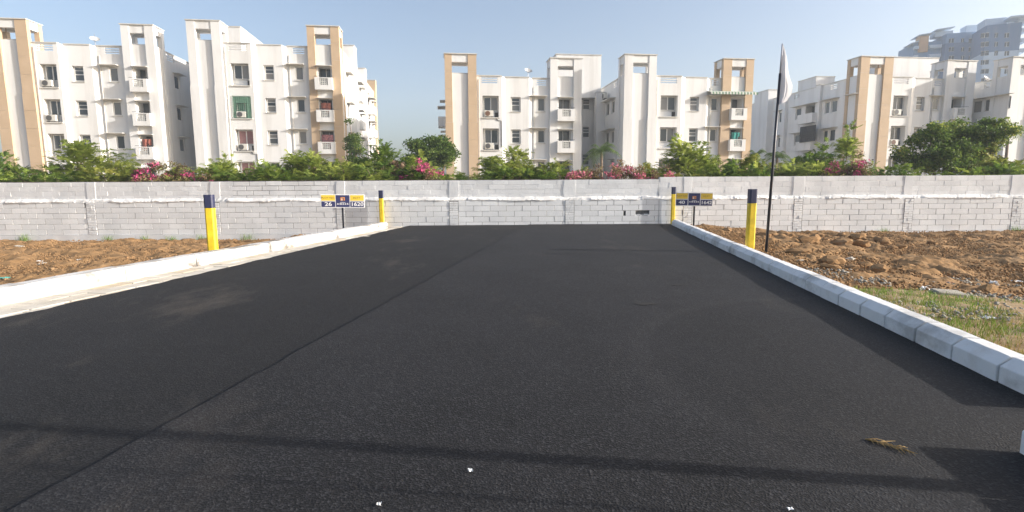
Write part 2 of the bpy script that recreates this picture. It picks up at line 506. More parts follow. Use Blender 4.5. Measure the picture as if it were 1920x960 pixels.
# --- kerbs of single stones
def kerb_stone_mesh(name, profile, L, sgn, mat, jit, seed):
    r = random.Random(seed)
    mb = MB(); n = len(profile)
    segs = 4
    rings = []
    for i in range(segs + 1):
        y = -L / 2 + L * i / segs
        ring = []
        for (a, z) in profile:
            k = jit if z > -.1 else 0
            ring.append((sgn * (a + r.uniform(-k, k)), y, z + r.uniform(-k, k) * .6))
        rings.append(ring)
    for i in range(segs):
        for j in range(n):
            j2 = (j + 1) % n
            mb.quad(rings[i][j], rings[i][j2], rings[i + 1][j2], rings[i + 1][j])
    mb.face(rings[0]); mb.face(rings[-1][::-1])
    o = mb.build(name, mat, None, bevel=.005)
    me = o.data; bpy.data.objects.remove(o); return me
def kerb_run(name, fx, slope, sgn, profile, L, gap, y0, y1, mat, jit):
    root = struct(empty(name))
    me = [kerb_stone_mesh('kerb_stone', profile, L - gap, sgn, mat, jit, 5 * i + len(name)) for i in range(5)]
    rz = -math.atan(slope); dy = L * math.cos(math.atan(slope)); y = y0 + dy / 2
    while y < y1:
        link_mesh('kerb_stone', random.choice(me), root, (fx(y) + random.uniform(-.007, .007), y, random.uniform(-.006, .006)),
                  (random.uniform(-.006, .006), 0, rz + random.uniform(-.008, .008)))
        y += dy
    mb = MB(); ins = [(a_ + .03 if a_ < .12 else a_ - .03, z_ - .03 if z_ > 0 else z_) for a_, z_ in profile]
    y2 = y - dy / 2 - .05; y0 += .05
    ra = [(fx(y0) + sgn * a_, y0, z_) for a_, z_ in ins]; rb = [(fx(y2) + sgn * a_, y2, z_) for a_, z_ in ins]; n = len(ins)
    for i in range(n): mb.quad(ra[i], ra[(i + 1) % n], rb[(i + 1) % n], rb[i])
    mb.face(ra); mb.face(rb[::-1]); mb.build('joint_light_stop', M['mortar'], root)  # core added inside the stones to block sunlight through the joints
    return root
prof_r = [(0, -.25), (0, .145), (.085, .215), (.215, .215), (.235, .20), (.235, -.25)]
prof_l = [(0, -.25), (.015, .165), (.05, .205), (.27, .21), (.29, .19), (.29, -.25)]
kerb_run('kerb', kr, .144, 1, prof_r, .52, .018, 3.35, 20.05, M['kerb_r'], .004)
kerb_run('kerb', kl, .171, -1, prof_l, 1.55, .006, 1.0, 19.6, M['kerb_l'], .008)
# a second short run of kerb starts nearer the camera at the bottom right corner
kerb_run('kerb', lambda y: 2.815 + .16 * (y - 2.75), .16, 1, prof_r, .52, .012, .2325, 2.75, M['kerb_r'], .004)

# --- gutter of pale slabs along the left kerb
gut = struct(empty('gutter'))
mb = MB(); mb.box(-.245, .245, -.165, .165, -.06, 0); o = mb.build('paving_slab', M['slab'], None, bevel=.008); slab_me = o.data; bpy.data.objects.remove(o)
rz = -math.atan(.171)
for row in range(3):
    y = 4.6 + .17 * (row % 2)
    while y < 20.2:
        x = kl(y) + .17 + row * .34
        if x - .17 < al(y) + .02:
            sx = 1.0
            link_mesh('paving_slab', slab_me, gut, (x, y, -.006 + random.uniform(-.006, .004)),
                      (random.uniform(-.012, .012), random.uniform(-.012, .012), rz + math.pi / 2 + random.uniform(-.015, .015)), (1, 1, 1))
        y += .505
mb = MB()
for i in range(30):
    y0 = 3.0 + i * .58; y1 = y0 + .58
    mb.quad((kl(y0), y0, -.05), (al(y0) + .3, y0, -.05), (al(y1) + .3, y1, -.05), (kl(y1), y1, -.05))
mb.build('gutter_bed', M['gravel'], gut)

# ================================================================== BOUNDARY WALL
PIER_X = [at_y(px, 400, WALL_Y).x for px in (-215, -15, 171, 404, 639, 851, 1068, 1289, 1496, 1703, 1905, 2110)]
PW = .175                                         # half width of a brick pier
HOLES = [(at_y(1192, 398, WALL_Y).x, at_y(1217, 398, WALL_Y).x, at_y(1200, 404, WALL_Y).z, at_y(1200, 392, WALL_Y).z),
         (at_y(1169, 400, WALL_Y).x, at_y(1173, 400, WALL_Y).x, at_y(1171, 404, WALL_Y).z, at_y(1171, 397, WALL_Y).z)]
CRACK = (at_y(857, 400, WALL_Y).x, at_y(861.5, 400, WALL_Y).x, -.05, .80)
def panel(mb, fmap, a0, a1, b0, b1, ops, mi=0):
    """a wall face with recessed or through openings; ops: (a0,a1,b0,b1,depth,through)"""
    A = sorted({a0, a1} | {min(max(x, a0), a1) for o in ops for x in o[:2]})
    B = sorted({b0, b1} | {min(max(x, b0), b1) for o in ops for x in o[2:4]})
    for i in range(len(A) - 1):
        for j in range(len(B) - 1):
            ca, cb = (A[i] + A[i + 1]) / 2, (B[j] + B[j + 1]) / 2
            if any(o[0] < ca < o[1] and o[2] < cb < o[3] for o in ops): continue
            mb.quad(fmap(A[i], B[j], 0), fmap(A[i + 1], B[j], 0), fmap(A[i + 1], B[j + 1], 0), fmap(A[i], B[j + 1], 0), mi)
    for (p, q, r, s, d, th) in ops:
        p, q, r, s = max(p, a0), min(q, a1), max(r, b0), min(s, b1)
        mb.quad(fmap(p, r, 0), fmap(q, r, 0), fmap(q, r, d), fmap(p, r, d), mi)
        mb.quad(fmap(p, s, 0), fmap(q, s, 0), fmap(q, s, d), fmap(p, s, d), mi)
        mb.quad(fmap(p, r, 0), fmap(p, s, 0), fmap(p, s, d), fmap(p, r, d), mi)
        mb.quad(fmap(q, r, 0), fmap(q, s, 0), fmap(q, s, d), fmap(q, r, d), mi)
        if not th: mb.quad(fmap(p, r, d), fmap(q, r, d), fmap(q, s, d), fmap(p, s, d), mi)

def block_mesh(seed, mat, h=.195, bev=.0035):
    r = random.Random(seed)
    mb = MB(); j = lambda: r.uniform(-.003, .003)
    p = []
    for z in (-h / 2, h / 2):
        for (x, y) in ((-.3025, 0), (.3025, 0), (.3025, .11), (-.3025, .11)):
            p.append((x + j() * .6, y + (j() if y == 0 else 0), z + j() * .6))
    mb.hexa(p)
    o = mb.build('block', mat, None, bevel=bev); me = o.data; bpy.data.objects.remove(o); return me
BLK = [block_mesh(i, M['block']) for i in range(6)]
UBL = [block_mesh(40 + i, M['upper'], .195, .004) for i in range(6)]
NC = 6; Z0 = -.30; CP = .2075
def make_wall(label, xa, xb, top, dark_top):
    root = tag(empty('boundary_wall', ((xa + xb) / 2, WALL_Y, 0)), label, 'wall')
    ox = (xa + xb) / 2
    def L(o): o.location = (o.location.x - ox, o.location.y - WALL_Y, o.location.z); return o
    piers = [x for x in PIER_X if xa - .3 < x < xb + .3]
    # lower core with the broken holes
    mb = MB()
    ops = [(*h, .16, False) for h in HOLES if xa < h[0] < xb]
    if xa < CRACK[0] < xb: ops.append((*CRACK, .15, False))
    panel(mb, lambda a, b, d: (a, WALL_Y + .008 + d, b), xa, xb, Z0 - .02, .95, ops)
    mb.quad((xa, WALL_Y + .008, .95), (xb, WALL_Y + .008, .95), (xb, WALL_Y + .23, .95), (xa, WALL_Y + .23, .95))
    mb.quad((xa, WALL_Y + .24, -.9), (xb, WALL_Y + .24, -.9), (xb, WALL_Y + .24, top - .01), (xa, WALL_Y + .24, top - .01))
    mb.quad((xa, WALL_Y + .12, top - .01), (xb, WALL_Y + .12, top - .01), (xb, WALL_Y + .24, top - .01), (xa, WALL_Y + .24, top - .01))
    for x in (xa, xb):
        mb.quad((x, WALL_Y + .008, -.9), (x, WALL_Y + .24, -.9), (x, WALL_Y + .24, top - .01), (x, WALL_Y + .14, top - .01))
    L(mb.build('core', M['mortar'], root))
    # plinth
    mb = MB(); n = int((xb - xa) / .5)
    for i in range(n):
        a, b2 = xa + (xb - xa) * i / n, xa + (xb - xa) * (i + 1) / n
        f = lambda x: WALL_Y - .025 + .012 * (float(vnoise(x * 2, 3)) - .5)
        zt = lambda x: Z0 - .005 + .012 * (float(vnoise(x * 3, 8)) - .5)
        mb.quad((a, f(a), -.9), (b2, f(b2), -.9), (b2, f(b2), zt(b2)), (a, f(a), zt(a)))
        mb.quad((a, f(a), zt(a)), (b2, f(b2), zt(b2)), (b2, WALL_Y + .05, zt(b2)), (a, WALL_Y + .05, zt(a)))
    L(mb.build('plinth', M['upper'], root, weld=True))
    # blocks of the lower wall
    edges = [xa] + piers + [xb]
    for k in range(len(edges) - 1):
        a = edges[k] + (PW if k > 0 else 0); b2 = edges[k + 1] - (PW if k < len(edges) - 2 else 0)
        if b2 - a < .15: continue
        for c in range(NC):
            z = Z0 + CP * (c + .5)
            x = a - (.31 if c % 2 else 0) - random.uniform(0, .05)
            while x < b2 - .04:
                s, e = max(x, a), min(x + .62, b2)
                x += .62
                if e - s < .06: continue
                pieces = [(s, e)]
                for h in HOLES[:1]:
                    if h[0] < e and h[1] > s and abs((h[2] + h[3]) / 2 - z) < CP / 2 + .02:
                        pieces = [p for p in ((s, max(s, h[0])), (min(e, h[1]), e)) if p[1] - p[0] > .04]
                for h in HOLES[1:]:
                    if s < h[0] < e and abs((h[2] + h[3]) / 2 - z) < CP / 2: pieces = [(s, h[0]), (h[1], e)]
                for (p, q) in pieces:
                    if q - p < .03: continue
                    link_mesh('block', random.choice(BLK), root,
                              ((p + q) / 2 - ox, random.uniform(-.003, .003), z + random.uniform(-.003, .003)),
                              (random.uniform(-.008, .008), 0, random.uniform(-.003, .003)), ((q - p - .015) / .605, 1, 1))
    # upper, thinner wall: set back, roughly rendered over
    uy = .12
    open_a, open_b = at_y(432, 350, WALL_Y).x, at_y(612, 350, WALL_Y).x
    mb = MB(); mb2 = MB()
    for (p, q, dpt, t_) in ((xa, min(open_a, xb), .008, mb), (max(open_a, xa), min(open_b, xb), .022, mb2), (max(open_b, xa), xb, .008, mb)):
        if q > p: t_.quad((p, uy + dpt + WALL_Y, .95), (q, uy + dpt + WALL_Y, .95), (q, uy + dpt + WALL_Y, top - .012), (p, uy + dpt + WALL_Y, top - .012))
    L(mb.build('render_coat', M['upper'], root))
    if mb2.f: L(mb2.build('open_joint_bed', M['mortar'], root))
    nc = 4; z0 = 1.0; ch = (top - z0) / nc
    for c in range(nc):
        z = z0 + ch * (c + .5); x = xa - random.uniform(0, .6)
        while x < xb - .05:
            s, e = max(x, xa), min(x + .62, xb); x += .62
            if e - s < .08: continue
            opn = open_a < (s + e) / 2 < open_b
            link_mesh('upper_block', random.choice(UBL), root,
                      ((s + e) / 2 - ox, uy + random.uniform(-.003, .003), z + random.uniform(-.003, .003)),
                      (random.uniform(-.008, .008), 0, random.uniform(-.003, .003)),
                      ((e - s - (.022 if opn else .013)) / .605, .9, (ch - (.016 if opn else .010)) / .195))
    # mortar ledge with a ragged lit upper face
    nx = int((xb - xa) / .07); xs = np.linspace(xa, xb, nx)
    rows = [(-.004, .925), (-.022, .95), (-.008, .98), (.05, 1.035), (.126, 1.085)]
    Xg = np.repeat(xs[None], len(rows), 0); Yg = np.zeros_like(Xg); Zg = np.zeros_like(Xg)
    brk = np.zeros(nx)
    for i, pxx in enumerate(PIER_X):
        w = (.9, .35, .6, .3)[i % 4]
        brk = np.maximum(brk, 1 - sstep((np.abs(xs - pxx - .1) - w) / .15))
    for i, (yy, zz) in enumerate(rows):
        Yg[i] = WALL_Y + yy + .05 * (vnoise(xs * 2.2, xs * 0 + i * .4) - .5) + .03 * (vnoise(xs * 15, xs * 0 + i * 5) - .5) + brk * .03 * (i < 3)
        Zg[i] = zz + .03 * (vnoise(xs * 3.3, xs * 0 + 31 + i * .2) - .5) + .018 * (vnoise(xs * 13, xs * 0 + 60 + i) - .5) - brk * .035 * (i > 0) * (1 - i / 6)
    L(grid_mesh('ledge', Xg, Yg, Zg, M['ledge'], root, smooth=False))
    # piers of small rough bricks, plaster strip above
    for pxx in piers:
        mb = MB(); r = random.Random(int(pxx * 100))
        z = Z0 + .005
        while z < .90:
            h = r.uniform(.07, .115); cut = r.choice((.5, .35, .65, 1.0))
            xs_ = [pxx - PW + .012, pxx - PW + .012 + (2 * PW - .024) * cut, pxx + PW - .012]
            for q in range(2):
                a, b2 = xs_[q] + .004, xs_[q + 1] - .004
                if b2 - a < .03: continue
                y = WALL_Y + r.uniform(-.018, -.003)
                mb.hexa([(a + r.uniform(-.006, .006), y + r.uniform(-.005, .005), z + r.uniform(-.006, .006)), (b2, y + r.uniform(-.005, .005), z + r.uniform(-.006, .006)), (b2, WALL_Y + .05, z), (a, WALL_Y + .05, z),
                         (a, y + r.uniform(-.005, .005), z + h - .010 + r.uniform(-.006, .006)), (b2, y + r.uniform(-.005, .005), z + h - .010 + r.uniform(-.006, .006)), (b2, WALL_Y + .05, z + h - .010), (a, WALL_Y + .05, z + h - .010)])
            z += h
        mb.quad((pxx - PW - .01, WALL_Y + .004, Z0), (pxx + PW + .01, WALL_Y + .004, Z0), (pxx + PW + .01, WALL_Y + .004, .93), (pxx - PW - .01, WALL_Y + .004, .93), 1)
        L(stuff(mb.build('pier', [M['upper'], M['mortar']], root)))
        mb = MB(); w = PW * r.uniform(.9, 1.3)
        pts = [(pxx - w, .99), (pxx + w * .9, .99), (pxx + w * r.uniform(.8, 1.2), 1.3), (pxx + w, top - .015), (pxx - w * .9, top - .015), (pxx - w * r.uniform(.8, 1.2), 1.35)]
        mb.face([(x, WALL_Y + uy - .014, z) for x, z in pts])
        for i in range(len(pts)):
            (x1, z1), (x2, z2) = pts[i], pts[(i + 1) % len(pts)]
            mb.quad((x1, WALL_Y + uy - .014, z1), (x2, WALL_Y + uy - .014, z2), (x2, WALL_Y + uy + .03, z2), (x1, WALL_Y + uy + .03, z1))
        L(mb.build('plaster_strip', M['upper'], root))
    if dark_top:
        mb = MB(); n = int((xb - xa) / .16)
        tz = [top + .010 + .014 * random.random() for _ in range(n + 1)]
        for i in range(n):
            a, b2 = xa + (xb - xa) * i / n, xa + (xb - xa) * (i + 1) / n
            mb.hexa([(a, WALL_Y + uy + .004, top - .012), (b2, WALL_Y + uy + .004, top - .012), (b2, WALL_Y + .25, top - .012), (a, WALL_Y + .25, top - .012),
                     (a, WALL_Y + uy + .01, tz[i]), (b2, WALL_Y + uy + .01, tz[i + 1]), (b2, WALL_Y + .25, tz[i + 1]), (a, WALL_Y + .25, tz[i])])
        L(mb.build('wall_top', M['topdirt'], root, weld=True))
    return root
WSPLIT = at_y(1237, 335, WALL_Y).x
make_wall('long limewashed block wall with dark mossy top closing off the end of the road', -23.0, WSPLIT, 1.715, True)
make_wall('taller clean-topped limewashed block wall behind the right hand soil plot', WSPLIT + .004, 23.0, 1.805, False)
# rubble of the broken hole
mb = MB()
for i in range(16):
    h_ = HOLES[0]; ed = random.random(); sx_ = random.uniform(.03, .09)
    x = random.choice((h_[0], h_[1], random.uniform(*h_[:2]), random.uniform(*h_[:2]))); z = random.choice((h_[2], h_[3]))
    mb.hexa([(x + a * sx_ * random.uniform(.5, 1), WALL_Y + random.uniform(-.004, .01) + b_ * .09, z + c_ * random.uniform(.01, .04)) for c_ in (-1, 1) for a, b_ in ((-1, 0), (1, 0), (1, 1), (-1, 1))])
for i in range(5):
    x = HOLES[0][0] + .08 + i * .09; z = HOLES[0][2] - .015 + random.uniform(-.01, .01)
    mb.hexa([(x + random.uniform(-.05, .05) + a, WALL_Y + .02 + b_ * .08, z + c_ * random.uniform(.03, .09)) for c_ in (0, 1) for a, b_ in ((-.04, 0), (.04, 0), (.04, 1), (-.04, 1))])
stuff(tag(mb.build('broken_block_rubble', M['block']), 'crumbled block pieces in the dark hole broken through the wall', 'rubble'))
#PART3
# ================================================================== OBJECTS ON THE PLOTS
def post(label, px, Y, top_py, split_py, w, rz, z0=-.45, dk=1.0):
    b_ = at_y(px, split_py, Y)
    root = tag(empty('marker_post', (b_.x, Y, z0), rz), label, 'post', 'yellow and navy plot marker posts')
    zt = at_y(px, top_py, Y).z - z0; zs = b_.z - z0; h = w / 2; c = w * .16
    def prism(z_a, z_b, k):
        pts = [(-h + c, -h), (h - c, -h), (h, -h + c), (h, h - c), (h - c, h), (-h + c, h), (-h, h - c), (-h, -h + c)]
        mb = MB(); n = 8
        lo = [(x * k, y * k * dk, z_a) for x, y in pts]; hi = [(x * k, y * k * dk, z_b) for x, y in pts]
        for i in range(n): mb.quad(lo[i], lo[(i + 1) % n], hi[(i + 1) % n], hi[i])
        mb.face(lo[::-1]); mb.face(hi); return mb
    prism(0, zs, 1).build('shaft', M['yellow'], root, bevel=.004)
    prism(zs + .001, zt, 1.02).build('cap_band', M['navy'], root, bevel=.004)
    return root
post('yellow post with navy top nearest on the left, behind the white kerb', 393.5, 11.15, 365, 390, .175, .20)
post('slim yellow post with navy top beside the plot 26 sign at the wall', 714.5, 20.36, 357, 372, .165, .04, dk=.62)
post('yellow post with navy top at the far end of the right kerb', 1263, 20.39, 350.5, 364, .155, 0, dk=.62)
post('yellow post with navy top next to the dark flag pole', 1410, 11.75, 354.5, 381, .165, -.02)

def text_mesh(name, s, size, mat, parent, loc, sx=1.0, bold=0.0, space=1.0):
    cu = bpy.data.curves.new(name, 'FONT'); cu.body = s; cu.size = size; cu.align_x = 'CENTER'; cu.align_y = 'CENTER'
    cu.offset = bold; cu.space_character = space; cu.resolution_u = 3
    o = bpy.data.objects.new(name, cu); COL.objects.link(o)
    dg = bpy.context.evaluated_depsgraph_get(); dg.update()
    me = bpy.data.meshes.new_from_object(o.evaluated_get(dg)); me.name = name
    bpy.data.objects.remove(o)
    me.materials.clear(); me.materials.append(mat)
    t_ = bpy.data.objects.new(name, me); COL.objects.link(t_); t_.parent = parent
    t_.location = loc; t_.rotation_euler = (math.pi / 2, 0, 0); t_.scale = (sx, 1, 1)
    return t_
def sign(label, px, Y, y_top, y_bot, x0, x1, rz, tilt, n1, n2, post_px, post_base):
    c = at_y((x0 + x1) / 2, (y_top + y_bot) / 2, Y)
    W = (at_y(x1, y_top, Y).x - at_y(x0, y_top, Y).x) / math.cos(rz); Hh = at_y(x0, y_top, Y).z - at_y(x0, y_bot, Y).z
    zb = -.45
    root = tag(empty('plot_sign', (c.x, Y, zb), rz), label, 'sign', 'plot number signs')
    zc = c.z - zb
    mb = MB(); pxl = at_y(post_px, y_bot, Y).x - c.x
    mb.box(pxl - .03, pxl + .03, .012, .06, 0, zc + Hh * .3); mb.build('post', M['pole'], root, bevel=.004)
    board = empty('board', (0, 0, zc)); board.parent = root; board.rotation_euler = (0, tilt, 0)
    mb = MB(); mb.box(-W / 2, W / 2, -.02, .011, -Hh / 2, Hh / 2)
    bp = mb.build('panel', M['sign_white'], board, bevel=.003)
    g_ = Hh * .055; cw = (W - 4 * g_) / 3; f = -.021
    def cell(cx, cz, w, h, mat, nm):
        mb = MB(); mb.box(-w / 2, w / 2, -.003, 0, -h / 2, h / 2)
        o_ = mb.build(nm, mat, board); o_.location = (cx, f, cz); return o_
    xL, xR = -cw - g_, cw + g_; hh = (Hh - 3 * g_) / 2
    zt, zl = hh / 2 + g_ / 2, -hh / 2 - g_ / 2
    k = W / 1.5
    def put(s, cx, cz, size, mat, sx, bold=0.0, space=1.0):
        return text_mesh('lettering', s, size * k, mat, board, (cx, f - .0055, cz), sx, bold, space)
    cell(xL, zt, cw, hh, M['sign_yellow'], 'colour_field'); put('PLOT NO.', xL, zt, .082, M['sign_olive'], 1.25)
    cell(xR, zt, cw, hh, M['sign_yellow'], 'colour_field'); put('SQ.FT.', xR, zt, .082, M['sign_olive'], 1.25)
    cell(xL, zl, cw, hh, M['sign_navy'], 'colour_field'); put(n1, xL, zl, .185, M['sign_white'], 1.35, .004)
    cell(xR, zl, cw, hh, M['sign_navy'], 'colour_field'); put(n2, xR, zl, .185, M['sign_white'], 1.2, .004)
    cell(0, 0, cw, Hh - 2 * g_, M['sign_navy'], 'colour_field')
    # logo: an orange arch with a pale stripe, thin rule, spaced name
    mb = MB()
    def lg(x_0, x_1, z_0, z_1, mi): mb.quad((x_0 * k, 0, z_0 * k), (x_1 * k, 0, z_0 * k), (x_1 * k, 0, z_1 * k), (x_0 * k, 0, z_1 * k), mi)
    lg(-.075, -.045, .005, .115, 0); lg(-.045, .075, .095, .125, 0); lg(.045, .075, .005, .095, 0); lg(-.012, .022, .005, .082, 0); lg(-.04, -.018, .005, .085, 1)
    lo = mb.build('logo', [M['sign_orange'], M['sign_white']], board); lo.location = (0, f - .0055, .01 * k)
    mb = MB(); lg(-.09, .09, -.052, -.040, 0); ru = mb.build('rule', M['sign_white'], board); ru.location = (0, f - .0055, 0)
    put('AMBER', 0, -.105 * k, .082, M['sign_white'], 1.2, .002, 1.45)
    return root
sign('white plot sign reading 26 and 1620 standing on a dark post at the left', 643, 18.6, 364.5, 389.5, 603.5, 682, .16, .012, '26', '1620', 642, 428)
sign('shaded plot sign reading 40 and 1642 on a dark post behind the right kerb', 1302, 18.7, 361, 386.5, 1268.5, 1334.5, -.20, .012, '40', '1642', 1302, 426)

# flag pole
def flag_pole(label, foot, top, r, with_flag):
    foot = Vector(foot); top = Vector(top)
    root = tag(empty('flag_pole', tuple(foot)), label, 'flag pole')
    d = top - foot; k = .87
    mb = MB(); mb.tube([(0, 0, 0), tuple(d * .5), tuple(d * k)], [r, r * .95, r * .85], 10); mb.build('pole', M['pole'], root, smooth=True)
    mb = MB(); mb.tube([tuple(d * (k - .01)), tuple(d)], [r * .55, r * .5], 8); mb.build('tip_rod', M['poletip'], root, smooth=True)
    if with_flag:
        n, m_ = 26, 14
        Xg = np.zeros((n, m_)); Yg = np.zeros((n, m_)); Zg = np.zeros((n, m_))
        H_ = 1.13
        for i in range(n):
            t_ = i / (n - 1)
            base = d * (1 - .005 - t_ * H_ / d.length)
            wdt = .03 + .19 * min(1, t_ * 1.45) ** .9 + .025 * math.sin(11 * t_) * t_
            if t_ > .88: wdt *= 1 - .35 * (t_ - .88) / .12
            for j in range(m_):
                s_ = j / (m_ - 1)
                Xg[i, j] = base.x + .016 + wdt * s_ + .012 * math.sin(5 * t_ + 2) * s_
                Yg[i, j] = base.y + .05 * math.sin(s_ * 9 + t_ * 2.0) * min(1, t_ * 3)
                Zg[i, j] = base.z - .10 * s_ * (1 - t_) * .8 + .05 * s_ * s_ * t_
        grid_mesh('flag', Xg, Yg, Zg, M['flag'], root)
    return root
fp = on_soil(1435, 477)
FY = 10.9
fb = at_y(1435.5, 477, FY); ft = at_y(1467, 82, FY)
flag_pole('dark pole with a limp white flag behind the right kerb', (fb.x, FY, -.1), ft, .028, True)
# the posts out of frame on the right whose shadows cross the foreground
def shadow_foot(px, py, X):
    p = at_z(px, py); return (X, p.y - math.tan(SUN_AZ) * (X - p.x))
x_, y_ = shadow_foot(900, 858, 5.4)
root = tag(empty('lamp_post', (x_, y_, -.1)), 'grey lamp post beyond the right edge, shading a band across the road', 'lamp post')
mb = MB(); mb.tube([(0, 0, 0), (0, 0, .9), (0, 0, 4.1)], [.075, .062, .045], 12); mb.build('pole', M['poletip'], root, smooth=True)
mb = MB(); mb.box(-.16, .16, -.16, .16, 0, .14); mb.build('base_block', M['conc'], root, bevel=.01)
mb = MB(); mb.box(-.09, .09, -.5, .06, 4.08, 4.16); mb.build('lamp_head', M['poletip'], root, bevel=.015)
x_, y_ = shadow_foot(640, 918, 4.6)
flag_pole('thin dark pole without flag beyond the right edge of the road', (x_, y_, 0), (x_ + .02, y_, 2.9), .013, False)

# clods, stones and scraps
def lump(seed, mat, name='soil_clod', sub=2, k=.35, flat=.7):
    r = np.random.default_rng(seed)
    bm = bmesh.new(); bmesh.ops.create_icosphere(bm, subdivisions=sub, radius=.5)
    off = r.random(3) * 50
    for v in bm.verts:
        n = v.co.normalized()
        f = 1 + k * (float(vnoise(n.x * 2 + off[0], n.y * 2 + n.z * 2.7 + off[1])) - .5) * 2 + k * .45 * (float(vnoise(n.x * 6 + off[1], n.y * 6 + n.z * 5 + off[2])) - .5) * 2
        v.co = n * .5 * f; v.co.z *= flat
    me = bpy.data.meshes.new(name); bm.to_mesh(me); bm.free(); me.materials.append(mat); return me
CL = [lump(i, M['clod']) for i in range(7)]
ST = [lump(30 + i, M['stone'], 'stone', 2, .3, .6) for i in range(4)]
DK = [lump(60 + i, M['soil'], 'soil_clod') for i in range(2)]
def place_lump(meshes, name, px, py, wpx, hpx, label, cat, group, seed):
    r = random.Random(seed)
    p = on_soil(px, py + hpx * .45)
    k = p.y / FPX
    w, h = wpx * k, hpx * k
    o = bpy.data.objects.new(name, r.choice(meshes)); COL.objects.link(o)
    o.scale = (w * 1.15, w * r.uniform(.7, .95), h / .7)
    o.rotation_euler = (r.uniform(-.2, .2), r.uniform(-.2, .2), r.uniform(-.4, .4))
    o.location = (p.x, p.y, p.z + h * .44)
    return tag(o, label, cat, group)
big = [(1518, 450, 40, 22, 'broad upright soil clod, largest of the row left of the middle pile'), (1577, 455, 34, 19, 'wide rounded soil clod left of the twin clods by the wall'),
       (1609, 445, 27, 18, 'upper one of the twin soil clods in the pile by the wall'), (1614, 457, 30, 18, 'lower one of the twin soil clods in the pile by the wall'),
       (1497, 472, 40, 15, 'flat soil clod lying alone right of the flag pole foot'), (1563, 489, 36, 20, 'tallest soil clod of the cluster next to the pale stone'),
       (1557, 501, 31, 14, 'low soil clod in front of the cluster beside the right kerb'), (1648, 504, 31, 17, 'rightmost soil clod of the near cluster behind the right kerb'),
       (1597, 501, 22, 11, 'small clod just below the pale stone'), (1719, 498, 23, 12, 'grey brown clod alone in the middle of the right plot'),
       (1850, 542, 34, 17, 'dark earth lump beside the pale blue plastic scrap')]
for i, (x, y, w, h, lb) in enumerate(big):
    place_lump(DK if i == 10 else CL, 'soil_clod', x, y, w, h, lb, 'soil clod', 'single soil clods on the right plot', i)
for i, (x, y, w, h) in enumerate([(1350, 434, 11, 7), (1363, 432, 13, 9), (1398, 444, 14, 9), (1430, 441, 22, 12), (1443, 440, 20, 12), (1471, 438, 20, 10), (1480, 442, 15, 8), (1537, 441, 16, 9), (1548, 449, 13, 8), (1578, 441, 15, 9), (1632, 446, 17, 10),
                                  (1651, 449, 20, 12), (1673, 464, 15, 9), (1690, 462, 20, 11), (1748, 455, 18, 9), (1788, 440, 15, 7), (1624, 497, 20, 11), (1802, 514, 16, 8), (1541, 491, 20, 10), (1660, 455, 22, 12), (1590, 462, 18, 10), (1552, 459, 16, 9), (1640, 466, 14, 7), (1705, 450, 14, 8), (1830, 447, 13, 6), (1860, 463, 14, 6)]):
    place_lump(CL, 'soil_clod', x, y, w, h, 'small brown clod scattered along the churned soil of the right plot', 'soil clod', 'small soil clods on the right plot', 100 + i)
for i, (x, y, w, h) in enumerate([(240, 484, 18, 9), (100, 505, 14, 8), (185, 503, 12, 6), (318, 462, 12, 6), (60, 478, 12, 6), (270, 468, 12, 6), (150, 470, 11, 5), (130, 488, 12, 6)]):
    place_lump(CL, 'soil_clod', x, y, w, h, 'brown clod scattered on the left hand soil plot', 'soil clod', 'soil clods on the left plot', 200 + i)
for i, (x, y, w, h, lb) in enumerate([(1592, 486, 19, 10, 'pale stone lying among soil clods right of the flag pole'), (1752, 530, 14, 7, 'flat grey stone at the edge of the bare soil'), (1500, 489, 12, 7, 'small pale stone near the kerb under the flat clod'),
                                      (1746, 567, 18, 6, 'flat beige stone lying on the grass edge'), (1742, 537, 9, 5, 'tiny white stone left of the concrete chunk'), (36, 462, 16, 6, 'white stone at the foot of the wall far left'), (78, 494, 14, 5, 'pale stone on the soil at far left')]):
    place_lump(ST, 'stone', x, y, w, h, lb, 'stone', None, 300 + i)
p = on_soil(1775, 560)
mb = MB(); r = random.Random(3)
mb.hexa([(-.19, -.1, -.05), (.17, -.12, -.05), (.20, .1, -.05), (-.17, .12, -.05), (-.18, -.1, .075), (.18, -.11, .06), (.18, .09, .08), (-.16, .1, .085)])
o = mb.build('concrete_chunk', M['conc'], None, bevel=.012); o.location = (p.x, p.y, p.z + .03); o.rotation_euler = (0, .05, -.1)
tag(o, 'rectangular broken concrete chunk lying at the edge of the grass', 'concrete')
def scrap(name, px, py, wpx, hpx, mat, label, cat, seed, bump_=.5):
    p = on_soil(px, py); k = p.y / FPX; r = np.random.default_rng(seed)
    n = 7
    gx, gy = np.meshgrid(np.linspace(-.5, .5, n), np.linspace(-.5, .5, n), indexing='ij')
    e = 1 - .35 * r.random((n, n))
    w = wpx * k; dep = w * .7; h = hpx * k
    X = gx * w * e; Y_ = gy * dep * e; Z = h * (.15 + bump_ * r.random((n, n)) + .35 * r.random() * np.cos(gx * 5))
    o = grid_mesh(name, X, Y_, Z, mat, None, smooth=False); o.location = (p.x, p.y, p.z + .01)
    s_ = o.modifiers.new('thickness', 'SOLIDIFY'); s_.thickness = .003
    return tag(o, label, cat)
scrap('plastic_bag', 1862, 538, 17, 11, M['plastic_w'], 'crumpled white plastic bag on the rubble strip at right', 'litter', 1, .8)
scrap('plastic_bag', 1852, 537, 11, 6, M['plastic_b'], 'pale blue plastic scrap beside the crumpled white bag', 'litter', 2, .8)
scrap('wrapper', 1781, 556, 13, 10, M['plastic_r'], 'red wrapper against the concrete chunk', 'litter', 3, .8)
scrap('wrapper', 1734, 547, 18, 9, M['plastic_w'], 'white crumpled strip of sacking left of the concrete chunk', 'litter', 4, .7)
